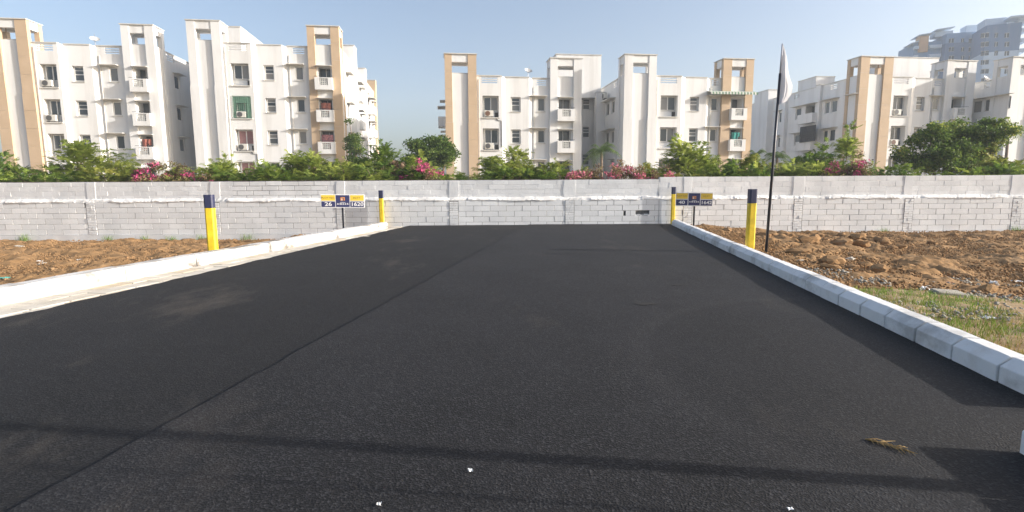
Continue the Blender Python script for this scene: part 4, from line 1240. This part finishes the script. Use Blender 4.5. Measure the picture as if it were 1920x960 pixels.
ua, za = B5.loc(1675, 106, 4.5); ub, _ = B5.loc(1761, 106, 4.5)
boxpart(B5, 'stair_head', ua, ub, 4.5, 9.5, B5.zP - 1.0, za)
# barred balcony cage
vc_, z_ = B5.locs(1515, 251, B5.U_[0] - .85)
mb = MB(); u_ = B5.U_[0] - .90
for i in range(9):
    a = vc_ - 1.3 + 2.6 * i / 8
    mb.box(u_ - .02, u_ + .02, a - .03, a + .03, z_ - .85, z_ + .85)
for j in range(5):
    b_ = z_ - .85 + 1.7 * j / 4; mb.box(u_ - .025, u_ + .015, vc_ - 1.3, vc_ + 1.3, b_ - .03, b_ + .03)
mb.box(u_ + .03, u_ + .05, vc_ - 1.28, vc_ + 1.28, z_ - .83, z_ + .83)
stuff(B5.part('balcony_cage', mb, M['iron']))
# ---- sixth block, at the right edge
B6 = make_building('white apartment block cut off by the right edge of the picture', [1896, 1912, 1940, 1956, 2003, 2011, 2050, 2092, 2106, 2132, 2148], 144, 55.2, YAW, 145, False, False, 14, nf=4, seed=6)
def v6(px, py): return B6.locs(px, py, B6.U_[0] + .06)[0]
side_wall(B6, -1, 1.9, 14, [(v6(1885, 197), .5, None, 'one'), (v6(1854, 200), .5, None, 'one'), (v6(1832, 204), .5, None, 'one')], [(v6(1888, 160), v6(1878, 160)), (v6(1856, 168), v6(1845, 168))])

# ---- rain pipes and hung cables
def pipe(B, u, v, z0, z1, r_=.045):
    mb = MB(); mb.tube([(u, v, z0), (u, v, z1)], [r_, r_], 6); B.part('rain_pipe', mb, M['shade'])
for B in (B1, B2, B3, B4, B5):
    pipe(B, B.U_[3] + .22, .24, 0, B.zP - .4); pipe(B, B.U_[6] + .55, .93, 0, B.zP - .9)
for B, k in ((B4, 1), (B5, 1), (B3, 0), (B2, 2)):
    r0, r1, v = B.bay1; z = B.zP - 1.88 - FLOOR * k - 2.3
    mb = MB(); mb.tube([(r1 - .3, v - .03, z + .2), (r1 - .1, v - .04, z), (r1 + .25, v - .03, z - .05), (r1 + .28, v - .03, z - 2.5)], [.03, .03, .03, .03], 5); B.part('hose', mb, M['iron'])
# ---- things on and in the buildings
def awning():
    u0, u1 = B4.U_[7] - 1.55, B4.U_[10] + .15
    z = B4.loc(1380, 174, .4)[1]
    mb = MB(); n = 30
    for i in range(n):
        a, b_ = u0 + (u1 - u0) * i / n, u0 + (u1 - u0) * (i + 1) / n
        mb.quad((a, .9, z + .25), (b_, .9, z + .25), (b_, .0, z), (a, .0, z), i % 2)
        m_ = (a + b_) / 2
        mb.face([(a, 0, z), (b_, 0, z), (b_, -.01, z - .18), (m_, -.01, z - .26), (a, -.01, z - .18)], i % 2)
    o = mb.build('awning', [M['awn_w'], M['awn_g']], B4.root); o['label'] = 'green and white striped awning with scalloped edge'
awning()
for (B, k, lb, rusty, fr) in ((B1, 0, 'boxy air conditioner under the top left window of the far left block', False, .33), (B1, 1, 'air conditioner under the second window down of the far left block', False, .33),
                              (B2, 2, 'air conditioner under the curtained third window of the green-netted block', False, .38), (B2, 1, 'air conditioner behind green netting on the second block', False, .42),
                              (B3, 0, 'air conditioner with rusty fan on the top floor right of the sky gap', True, .38), (B3, 1, 'air conditioner one floor below the rusty one, right of the sky gap', False, .38),
                              (B5, 0, 'pale air conditioner on the top floor of the tan towered block at right', False, .33), (B5, 1, 'air conditioner with brown fan behind the big tree at right', True, .30)):
    r0, r1, v = B.bay1; z = B.zP - 1.88 - FLOOR * k - 2.02
    ac_unit(B, r0 + (r1 - r0) * fr, v + .12, z + .08, lb, rusty)
ac_unit(B1, B1.uR + .35, 11.0, B1.zP - 1.1, 'air conditioner hung on the shaded flank of the far left block', False, .8, math.pi / 2)
ac_unit(B4, B4.U_[0] - .35, 5.2, B4.zP - 1.5, 'air conditioner hung on the shaded flank of the awning block', False, .8, -math.pi / 2)
# green netting over one window recess
r0, r1, v = B2.bay1; z = B2.zP - 1.88 - FLOOR
mb = MB(); n = 9
for i in range(n):
    x0, x1 = r0 - .05 + (r1 - r0 + .1) * i / n, r0 - .05 + (r1 - r0 + .1) * (i + 1) / n
    for (q, w_) in ((0, .0), (1, .5)):
        pass
    mb.box(x0 + .012, x0 + .035, -.05, -.03, 0, 2.1)
for j in range(12): mb.box(r0 - .05, r1 + .05, -.028, -.012, 2.1 * j / 11 - .012, 2.1 * j / 11 + .012)
mb.box(r0 - .04, r1 + .04, .06, .065, 1.45, 2.05); mb.box(r0 - .04, r0 + .25, .06, .065, 0, 1.44); mb.box(r1 - .42, r1 + .04, .06, .065, 0, 1.44); mb.box(r0 + .251, r1 - .421, .5, .505, .75, 1.44); mb.box(r0 + .251, r1 - .421, .06, .065, 0, .12)
p = B2.wpos(0, v, z - 2.05); o = mb.build('safety_netting', M['net']); o.location = p; o.rotation_euler = (0, 0, B2.yaw)
tag(stuff(o), 'green netting over one window recess of the second block', 'netting')
def laundry(B, k, mat, label, seed, w=.9, drop=.55):
    m_, pv = B.balx; z = B.balc[k] - .35; r = np.random.default_rng(seed); n, m2 = 10, 14
    gs, gt = np.meshgrid(np.linspace(0, 1, m2), np.linspace(0, 1, n), indexing='xy')
    X = -w / 2 + w * gs; Y_ = .03 * np.sin(gs * 14 + gt * 2); Z = -gt * drop * (.65 + .35 * np.floor(gs * 3.99 + seed) % 2)
    o = grid_mesh('laundry', X, Y_, Z, mat); p = B.wpos(m_, pv - .12, z); o.location = p; o.rotation_euler = (0, 0, B.yaw)
    s_ = o.modifiers.new('thickness', 'SOLIDIFY'); s_.thickness = .008
    tag(o, label, 'laundry')
laundry(B2, 1, M['cloth_red'], 'reddish brown washing on the second balcony down of the tan tower, left of the gap', 1)
laundry(B2, 2, M['cloth_multi'], 'patterned washing on the third balcony down of the tan tower, left of the gap', 2, 1.1, .6)
laundry(B4, 1, M['cloth_teal'], 'teal and dark washing on the balcony below the striped awning', 3)
laundry(B1, 2, M['cloth_red'], 'orange brown cloth in the third balcony of the far left block', 4, .8)
def dish(B, px, py, v, label, rz, r_=.62):
    u, z = B.loc(px, py, v); p = B.wpos(u, v, 0)
    base = B.zP - 1.0
    root = tag(empty('satellite_dish', (p.x, p.y, GZ + base), rz), label, 'satellite dish', 'satellite dishes on the roofs')
    h = z - base
    mb = MB(); mb.tube([(0, 0, 0), (0, 0, h)], [.035, .03], 8); mb.build('mast', M['poletip'], root)
    mb = MB(); n = 18; prev = None
    for j in range(5):
        rr = r_ * j / 4; ring = [(rr * math.cos(6.2832 * i / n), rr * math.sin(6.2832 * i / n) * .8, .35 * (rr / r_) ** 2 * .6) for i in range(n)]
        if prev:
            for i in range(n): mb.quad(prev[i], prev[(i + 1) % n], ring[(i + 1) % n], ring[i])
        prev = ring
    o = mb.build('reflector', M['dish'], root, smooth=True, weld=True); o.location = (0, 0, h); o.rotation_euler = (.75, .2, 0)
    mb = MB(); mb.tube([(0, 0, h), (.1, -.35, h + .55)], [.02, .015], 6); mb.build('feed_arm', M['poletip'], root)
dish(B1, 178, 76, 4.0, 'satellite dish on the roof of the far left block', .4, .42)
dish(B3, 990, 135, 4.0, 'satellite dish on the roof of the block right of the sky gap', .2, .42)
dish(B6, 1850, 150, 5.0, 'large pale satellite dish on the roof at the right edge', .3, .55)
dish(B5, 1745, 139, 3.0, 'wiry dish on the roof in front of the white stair head', .6, .35)
# ---- hazy tower blocks far behind
def far_tower(label, x0, x1, y_top, Y, yaw, D, bands, wincols, nfl, y_first, dy):
    p = at_y(x0, 200, Y); yw = math.radians(yaw)
    O = Vector((p.x, p.y, GZ)); Uv = Vector((math.cos(yw), math.sin(yw), 0)); Vv = Vector((-math.sin(yw), math.cos(yw), 0))
    root = tag(empty('tower_block', tuple(O), yw), label, 'tower block', 'hazy tower blocks in the distance')
    def loc(px, py):
        d = ray(px, py); C = Vector((0, 0, CAM_H)) - O; t_ = -C.dot(Vv) / d.dot(Vv); q = C + d * t_; return q.dot(Uv), q.z
    u1 = loc(x1, y_top)[0]; zt = loc(x0, y_top)[1]
    f = lambda a, b, d: (a, d, b)
    wins = []
    for (px, w) in wincols:
        for k in range(nfl):
            a, z = loc(px, y_first + dy * k); wins.append((a - w / 2, a + w / 2, z - .75, z + .75, .35, False))
    for i, (za, zb, m_) in enumerate(bands):
        z_a, z_b = zt * za, zt * zb
        ops = [(o_[0], o_[1], max(o_[2], z_a + .01), min(o_[3], z_b - .01), .35, False) for o_ in wins if o_[3] > z_a + .2 and o_[2] < z_b - .2]
        mb = MB(); panel(mb, f, 0, u1, z_a, z_b, ops)
        mb.quad((0, 0, z_a), (0, D, z_a), (0, D, z_b), (0, 0, z_b)); mb.quad((u1, 0, z_a), (u1, D, z_a), (u1, D, z_b), (u1, 0, z_b)); mb.quad((0, D, z_a), (u1, D, z_a), (u1, D, z_b), (0, D, z_b))
        mb.build('wall', M[m_], root)
    mb = MB(); mb.quad((0, 0, zt), (u1, 0, zt), (u1, D, zt), (0, D, zt)); mb.build('roof', M['tower_pale'], root)
    for o_ in wins:
        mb = MB(); fbox(mb, f, o_[0], o_[1], o_[2], o_[2] + .07, .15, .25); fbox(mb, f, o_[0], o_[1], o_[3] - .07, o_[3], .15, .25)
        mm = (o_[0] + o_[1]) / 2; fbox(mb, f, mm - .05, mm + .05, o_[2] + .07, o_[3] - .07, .15, .25)
        w_ = mb.build('window', M['frame'], root)
        mb = MB(); fbox(mb, f, o_[0], mm - .05, o_[2] + .07, o_[3] - .07, .25, .3); mb.build('pane', M['tower_glass'], w_)
        mb = MB(); fbox(mb, f, mm + .05, o_[1], o_[2] + .07, o_[3] - .07, .25, .3); mb.build('pane', M['tower_glass'], w_)
    return root, zt, u1, loc
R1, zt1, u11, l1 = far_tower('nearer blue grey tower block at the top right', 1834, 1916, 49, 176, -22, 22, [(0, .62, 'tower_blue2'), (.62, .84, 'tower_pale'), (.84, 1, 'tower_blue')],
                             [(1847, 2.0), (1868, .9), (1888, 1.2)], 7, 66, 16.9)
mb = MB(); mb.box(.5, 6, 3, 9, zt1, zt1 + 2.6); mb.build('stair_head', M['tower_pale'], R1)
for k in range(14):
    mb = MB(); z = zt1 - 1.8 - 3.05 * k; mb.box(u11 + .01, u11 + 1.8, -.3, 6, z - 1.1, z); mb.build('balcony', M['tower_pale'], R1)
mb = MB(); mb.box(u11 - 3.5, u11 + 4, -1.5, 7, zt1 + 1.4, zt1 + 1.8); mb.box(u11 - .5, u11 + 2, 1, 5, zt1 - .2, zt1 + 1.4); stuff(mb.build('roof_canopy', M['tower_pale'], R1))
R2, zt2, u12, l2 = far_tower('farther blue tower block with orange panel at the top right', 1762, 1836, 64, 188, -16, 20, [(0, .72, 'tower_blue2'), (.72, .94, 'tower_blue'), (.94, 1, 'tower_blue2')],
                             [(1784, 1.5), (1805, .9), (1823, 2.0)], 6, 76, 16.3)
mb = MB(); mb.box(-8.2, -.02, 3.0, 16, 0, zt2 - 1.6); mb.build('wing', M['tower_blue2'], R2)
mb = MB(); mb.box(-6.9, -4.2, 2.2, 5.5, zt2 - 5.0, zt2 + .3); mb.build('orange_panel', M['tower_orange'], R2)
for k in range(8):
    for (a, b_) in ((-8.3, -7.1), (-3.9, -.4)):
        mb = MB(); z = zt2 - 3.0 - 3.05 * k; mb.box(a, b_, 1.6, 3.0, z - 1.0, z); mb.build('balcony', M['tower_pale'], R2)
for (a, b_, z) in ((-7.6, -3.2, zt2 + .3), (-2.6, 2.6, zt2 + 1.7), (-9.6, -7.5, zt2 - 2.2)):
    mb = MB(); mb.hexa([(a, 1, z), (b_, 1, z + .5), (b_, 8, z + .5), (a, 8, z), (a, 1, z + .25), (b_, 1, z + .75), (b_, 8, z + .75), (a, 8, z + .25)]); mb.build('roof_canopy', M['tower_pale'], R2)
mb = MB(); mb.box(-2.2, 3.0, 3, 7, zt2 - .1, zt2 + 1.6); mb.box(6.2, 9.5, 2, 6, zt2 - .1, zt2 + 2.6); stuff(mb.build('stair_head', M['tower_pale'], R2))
#PART5
# ================================================================== VEGETATION
def fronds(centres, axes, lens, r, npair, lw, ll, droop=.35):
    """pinnate leaves: each frond a row of leaflet quads on both sides of an arched midrib -> (n,4,3)"""
    n = len(centres)
    ax = axes / np.linalg.norm(axes, axis=1, keepdims=True)
    up = np.tile(np.array([0, 0, 1.]), (n, 1)) + r.normal(0, .35, (n, 3))
    side = np.cross(ax, up); side /= np.linalg.norm(side, axis=1, keepdims=True) + 1e-9
    nor = np.cross(side, ax)
    out = []
    for i in range(npair):
        t = (i + .6) / npair
        base = centres + ax * (lens * t)[:, None] - np.array([0, 0, 1.]) * (droop * lens * t * t)[:, None]
        for sg in (-1, 1):
            L = ll * (1 - .55 * abs(t - .45)) * r.uniform(.8, 1.2, n)
            d = side * sg * .85 + ax * .5 - nor * .25 + r.normal(0, .12, (n, 3))
            w = ax * (lw * r.uniform(.8, 1.2, n))[:, None] * .5
            tip = base + d * L[:, None]
            out.append(np.stack([base - w, base + w, tip + w * .45, tip - w * .45], 1))
    V = np.stack(out, 1)                       # (n, 2*npair, 4, 3)
    return V.reshape(-1, 4, 3), 2 * npair
def leafquads(pts, size, r, up=.5):
    n = len(pts)
    a = r.normal(0, 1, (n, 3)); a /= np.linalg.norm(a, axis=1, keepdims=True)
    b = r.normal(0, 1, (n, 3)); b[:, 2] *= 1 - up; b -= a * (a * b).sum(1, keepdims=True); b /= np.linalg.norm(b, axis=1, keepdims=True) + 1e-9
    s = size * r.uniform(.6, 1.3, (n, 1))
    return np.stack([pts - a * s * .5, pts - b * s * .28, pts + a * s * .5, pts + b * s * .28], 1)

def plant(name, label, cat, base, blobs, kind, mat, seed, nclus, nleaf, clus_r=.45, group=None, tint=(0., 1.), flower=0., stem_r=.05, trunk_mat='bark', leafsize=.12):
    """base: world foot; blobs: ellipsoids (x,y,z,rx,ry,rz) relative to the foot"""
    r = np.random.default_rng(seed)
    root = tag(empty(name, base), label, cat, group)
    bl = np.array(blobs, float); vol = (bl[:, 3] * bl[:, 5]); pr = vol / vol.sum()
    idx = r.choice(len(bl), nclus, p=pr)
    d = r.normal(0, 1, (nclus, 3)); d /= np.linalg.norm(d, axis=1, keepdims=True)
    rad = r.random((nclus, 1)) ** .45
    C = bl[idx, :3] + d * rad * bl[idx, 3:6]
    C = C[C[:, 2] > .15]; nclus = len(C)
    C[::11, 2] += r.uniform(.1, .45, len(C[::11]))
    # stems
    mb = MB(); mid = bl[:, :3].mean(0)
    k0 = min(len(bl), 5)
    for b_ in bl:
        top = Vector(b_[:3]); f0 = Vector((r.normal(0, .08), r.normal(0, .08), 0)); m_ = f0.lerp(top, .55) + Vector((r.normal(0, .12), r.normal(0, .12), .1))
        mb.tube([tuple(f0), tuple(m_), tuple(top)], [stem_r, stem_r * .7, stem_r * .4], 6)
    for i in range(0, nclus, max(1, nclus // 60)):
        j = int(np.argmin(((bl[:, :3] - C[i]) ** 2).sum(1))); a = Vector(bl[j, :3]); c_ = Vector(C[i]); m_ = a.lerp(c_, .5) + Vector((0, 0, .06))
        mb.tube([tuple(a), tuple(m_), tuple(c_)], [stem_r * .4, stem_r * .25, stem_r * .12], 4, cap=False)
    stuff(mb.build('trunk', M[trunk_mat], root, smooth=True))
    cl_t = r.random(nclus)
    who = r.integers(0, nclus, nleaf)
    o_ = r.normal(0, 1, (nleaf, 3)); o_ /= np.linalg.norm(o_, axis=1, keepdims=True)
    rr = clus_r * r.random((nleaf, 1)) ** .6 * r.uniform(.7, 1.2, (nclus, 1))[who]
    P = C[who] + o_ * rr * np.array([1.1, 1, .75])
    P[:, 2] = np.maximum(P[:, 2], .05)
    out = (C[who] - mid) * .6; out[:, 2] += .25
    if kind == 'feather':
        ax = o_ * .8 + out + r.normal(0, .3, (nleaf, 3)); ax[:, 2] *= .6; ax[:, 2] += .15
        V, m_ = fronds(P, ax, r.uniform(.22, .5, nleaf), r, 6, .040, .115)
        t = np.repeat(np.clip(cl_t[who] * .6 + r.random(nleaf) * .4, 0, 1), m_)
    elif kind == 'broad':
        V = leafquads(P, leafsize, r); t = np.clip(cl_t[who] * .55 + r.random(nleaf) * .45, 0, 1)
    elif kind == 'boug':
        V = leafquads(P, .085, r, .3); t = np.clip(.62 * r.random(nleaf), 0, .64)
        fl = (cl_t[who] > 1 - flower) & (r.random(nleaf) < .75)
        V2 = leafquads(P, .105, r, .2); V = np.where(fl[:, None, None], V2, V); t = np.where(fl, r.uniform(.86, 1, nleaf), t)
    t = tint[0] + (tint[1] - tint[0]) * t
    cr = quads_mesh('crown', V, M[mat], t, root)
    return root
GB = -.85
def bush(name, label, px, Y, top, wpx, kind, mat, seed, lobes=5, nclus=55, nleaf=520, clus=.42, cat='bush', group='bushes growing over the wall', **kw):
    """a bush whose crown spans wpx pixels round px and reaches row top, at distance Y"""
    p = at_y(px, top, Y); k = Y / FPX; r = random.Random(seed)
    H = p.z - GB - .12; Wd = wpx * k * 1.12; lo = 2.25
    bl = []
    n = max(lobes, int(Wd / .55))
    pk = r.uniform(-.15, .15)
    for i in range(n):
        fx = (i + .5) / n - .5
        sh = max(0., 1 - (abs(fx - pk) * 1.75) ** 1.8) * r.uniform(.62, 1.0)
        if abs(fx - pk) < .6 / n: sh = 1.0
        h = max(lo + r.uniform(.55, .85), lo + (H - lo) * sh)
        rz = (h - lo + .3) / 2
        bl.append((fx * Wd * .92, r.uniform(-.35, .35), h - rz, Wd / n * .62, .55, rz * .92))
    return plant(name, label, cat, (p.x, Y, GB), bl, kind, mat, seed, int(nclus * 1.5), int(nleaf * (2.1 if kind == 'feather' else 1.9)), clus * .78, group, **kw)

# near row just behind the wall, left to right
bush('bush', 'dark leafy bush at the far left edge above the wall', 5, 24.0, 283, 80, 'feather', 'leaf_mid', 1, 3, 40, 420, stem_r=.04)
bush('bush', 'tall feathery light green bush before the far left block', 128, 24.5, 248, 215, 'feather', 'leaf_bright', 2, 6, 95, 1050, .46)
bush('bougainvillea', 'magenta bougainvillea between the two left blocks', 312, 21.95, 291, 150, 'boug', 'leaf_boug', 3, 6, 80, 4200, .30, 'bougainvillea', 'flowering bougainvillea', flower=.30, stem_r=.02, trunk_mat='twig')
bush('bush', 'low feathery green bush right of the magenta bougainvillea', 440, 23.6, 301, 175, 'feather', 'leaf_bright', 4, 6, 80, 820, .36)
bush('bush', 'feathery green bush below the tan tower left of the sky gap', 572, 24.0, 273, 170, 'feather', 'leaf_bright', 5, 5, 85, 950, .42)
bush('bush', 'tall green bush with brown dead leaves at the left of the sky gap', 708, 24.2, 258, 170, 'feather', 'leaf_mid', 6, 5, 90, 1000, .44)
bush('dry_bush', 'brown withered bush inside the green thicket left of the sky gap', 742, 23.6, 290, 150, 'broad', 'leaf_boug2', 7, 5, 50, 1500, .30, tint=(.0, .35), leafsize=.16)
bush('bush', 'light green low bush under the sky gap', 800, 23.4, 290, 130, 'feather', 'leaf_bright', 8, 5, 65, 720, .36)
bush('bougainvillea', 'small magenta bougainvillea sprays against the dark tree in the sky gap', 785, 22.0, 284, 75, 'boug', 'leaf_boug', 9, 3, 26, 1100, .24, 'bougainvillea', 'flowering bougainvillea', flower=.5, stem_r=.02, trunk_mat='twig')
bush('bush', 'loose feathery bush before the block right of the sky gap', 955, 23.8, 266, 135, 'feather', 'leaf_bright', 10, 4, 65, 640, .40)
bush('bush', 'low yellowish green bush in the middle of the wall', 1040, 23.3, 296, 120, 'feather', 'leaf_yellow', 11, 5, 60, 560, .34, tint=(.0, .75))
bush('bougainvillea', 'faded pink brown bougainvillea hedge right of the middle', 1160, 21.95, 292, 190, 'boug', 'leaf_boug2', 12, 7, 100, 5200, .32, 'bougainvillea', 'flowering bougainvillea', flower=.32, stem_r=.02, trunk_mat='twig')
bush('bush', 'tall light green bush before the awning block', 1300, 24.0, 255, 160, 'feather', 'leaf_bright', 13, 5, 90, 880, .40)
bush('bush', 'low yellow green bush behind the flag pole', 1432, 23.5, 297, 120, 'feather', 'leaf_yellow', 14, 5, 65, 720, .36)
bush('bush', 'green bush right of the flag pole', 1528, 24.3, 270, 110, 'feather', 'leaf_mid', 15, 4, 60, 600, .40)
bush('bush', 'slender yellow green sapling before the long flank at right', 1588, 25.0, 228, 34, 'feather', 'leaf_bright', 16, 3, 26, 200, .30, stem_r=.03)
bush('bougainvillea', 'magenta bougainvillea left of the big dark tree', 1605, 21.95, 279, 120, 'boug', 'leaf_boug', 17, 5, 70, 3400, .30, 'bougainvillea', 'flowering bougainvillea', flower=.32, stem_r=.02, trunk_mat='twig')
bush('bush', 'yellowish low bush at the right edge above the wall', 1882, 23.6, 292, 110, 'feather', 'leaf_yellow', 18, 4, 50, 480, .36)
# low tangled greenery filling the wall top
for i, (px, w, top, mt, lb) in enumerate([(60, 190, 306, 'leaf_mid', 'low tangled greenery under the tall feathery bush at far left'), (215, 90, 318, 'leaf_yellow', 'thin scrub left of the magenta bougainvillea'),
        (395, 150, 309, 'leaf_bright', 'low scrub at the wall below the white left tower of the second block'), (520, 190, 305, 'leaf_mid', 'dense low scrub in the middle of the left thicket'), (650, 170, 300, 'leaf_bright', 'dense low greenery below the narrow dark tree'),
        (775, 190, 306, 'leaf_mid', 'low greenery along the wall under the sky gap'), (985, 150, 307, 'leaf_mid', 'low scrub along the wall before the block right of the gap'), (1250, 110, 312, 'leaf_yellow', 'thin low scrub at the step in the wall'),
        (1370, 120, 308, 'leaf_mid', 'low scrub left of the flag pole above the wall'), (1490, 130, 306, 'leaf_bright', 'low scrub right behind the flag pole above the wall'), (1660, 120, 305, 'leaf_mid', 'low scrub left under the big dark tree'), (1860, 170, 306, 'leaf_mid', 'low scrub right under the big dark tree')]):
    bush('scrub', lb, px, 22.4 + .1 * (i % 3), top, w, 'feather', mt, 60 + i, 5, 45, 310, .28)
# the big dark tree at right
p = at_y(1775, 300, 26); k = 26 / FPX
def rel(px, py, rx, rz, dy=0):
    q = at_y(px, py, 26); return (q.x - p.x, dy, q.z - GB, rx * k, .9, rz * k)
plant('leafy_tree', 'big dark spreading tree with yellow tips before the right blocks', 'tree', (p.x, 26, GB),
      [rel(1745, 258, 32, 22), rel(1800, 252, 40, 26, .3), rel(1850, 248, 38, 22, -.2), rel(1700, 300, 34, 26, -.4), rel(1760, 300, 50, 30, -.5), rel(1820, 298, 46, 30), rel(1872, 236, 18, 10, .2)],
      'broad', 'leaf_dark', 21, 230, 30000, .42, 'trees behind the wall', stem_r=.10, leafsize=.13)
bush('bush', 'yellow leaved creeper on the top of the big dark tree', 1850, 25.4, 226, 90, 'broad', 'leaf_yellow', 22, 4, 30, 1500, .22, leafsize=.11)
# dark trees farther off
p = at_y(805, 300, 40); k = 40 / FPX
def rel2(px, py, rx, rz, dy=0):
    q = at_y(px, py, 40); return (q.x - p.x, dy, q.z - GB, rx * k, 1.2, rz * k)
plant('leafy_tree', 'dark flat-topped tree standing in the sky gap', 'tree', (p.x, 40, GB), [rel2(785, 276, 22, 10), rel2(815, 270, 26, 12, .5), rel2(838, 285, 18, 18), rel2(805, 300, 36, 18), rel2(770, 305, 20, 12)],
      'broad', 'leaf_dark', 23, 120, 14000, .6, 'trees behind the wall', stem_r=.14, leafsize=.20, tint=(0, .75))
p = at_y(662, 300, 49); k = 49 / FPX
q1 = at_y(660, 258, 49); q2 = at_y(668, 285, 49)
plant('leafy_tree', 'narrow dark tree against the flank of the block left of the sky gap', 'tree', (p.x, 49, GB), [(q1.x - p.x, 0, q1.z - GB, .5, .8, 1.2), (q2.x - p.x, 0, q2.z - GB, .8, .9, 1.3)],
      'broad', 'leaf_dark', 24, 40, 3600, .5, 'trees behind the wall', stem_r=.12, leafsize=.2, tint=(0, .8))
# potted creeper hanging at the left edge of the third block
def palm(label, px, Y, top, wpx, seed, mat='leaf_dark'):
    q = at_y(px, top, Y); r = random.Random(seed); rn = np.random.default_rng(seed); k = Y / FPX; R = wpx * k / 2
    root = tag(empty('palm_tree', (q.x, Y, GB)), label, 'palm', 'palms between the blocks')
    h = q.z - GB - R * .55
    mb = MB(); mb.tube([(0, 0, 0), (.08, 0, h * .5), (0, 0, h)], [.14, .11, .09], 8); mb.build('trunk', M['bark'], root, smooth=True)
    for i in range(15):
        a = 6.2832 * i / 15 + r.uniform(-.2, .2); el = r.uniform(.1, 1.1); L = R * r.uniform(.95, 1.3)
        n = 12; t = np.linspace(0, 1, n)
        hx = L * t * math.cos(el); hz = L * (t * math.sin(el) * 1.1 - .75 * t ** 2.2)
        sp = np.stack([hx * math.cos(a), hx * math.sin(a), h + hz], -1)
        V = []
        sd = np.array([-math.sin(a), math.cos(a), 0])
        for j in range(1, n):
            for s_ in (-1, 1):
                for m_ in (0., .5):
                    b0 = sp[j - 1] * (1 - m_) + sp[j] * m_; w = (sp[j] - sp[j - 1]) * .30
                    ll = L * .34 * math.sin(math.pi * (.12 + .85 * t[j])) ** .7
                    tip = b0 + sd * s_ * ll * .8 + (sp[j] - sp[j - 1]) * 1.6 - np.array([0, 0, ll * .45])
                    V.append([b0 - w * .5, b0 + w * .5, tip + w * .1, tip - w * .1])
        quads_mesh('frond', np.array(V), M[mat], rn.uniform(.0, .6, len(V)), root)
palm('dark palm in the shade between the middle blocks', 1128, 47, 262, 75, 1)
palm('dark palm behind the flag pole, left of the pair', 1418, 46, 276, 50, 2)
palm('dark palm behind the flag pole, right of the pair', 1458, 45, 278, 58, 3)
palm('dark palm crown right of the big tree', 1893, 44, 228, 55, 4)
# ================================================================== HAZE
hz = MB(); hz.box(-420, 420, -60, 420, -2, 66)
hm = bpy.data.materials.new('thin morning haze'); hm.use_nodes = True
for n_ in list(hm.node_tree.nodes):
    if n_.type == 'BSDF_PRINCIPLED': hm.node_tree.nodes.remove(n_)
pv = hm.node_tree.nodes.new('ShaderNodeVolumePrincipled'); pv.inputs['Density'].default_value = .0009; pv.inputs['Color'].default_value = (.84, .92, 1, 1); pv.inputs['Anisotropy'].default_value = .1
hm.node_tree.links.new(pv.outputs[0], hm.node_tree.nodes['Material Output'].inputs['Volume'])
HAZE = True
if HAZE: stuff(hz.build('haze', hm))
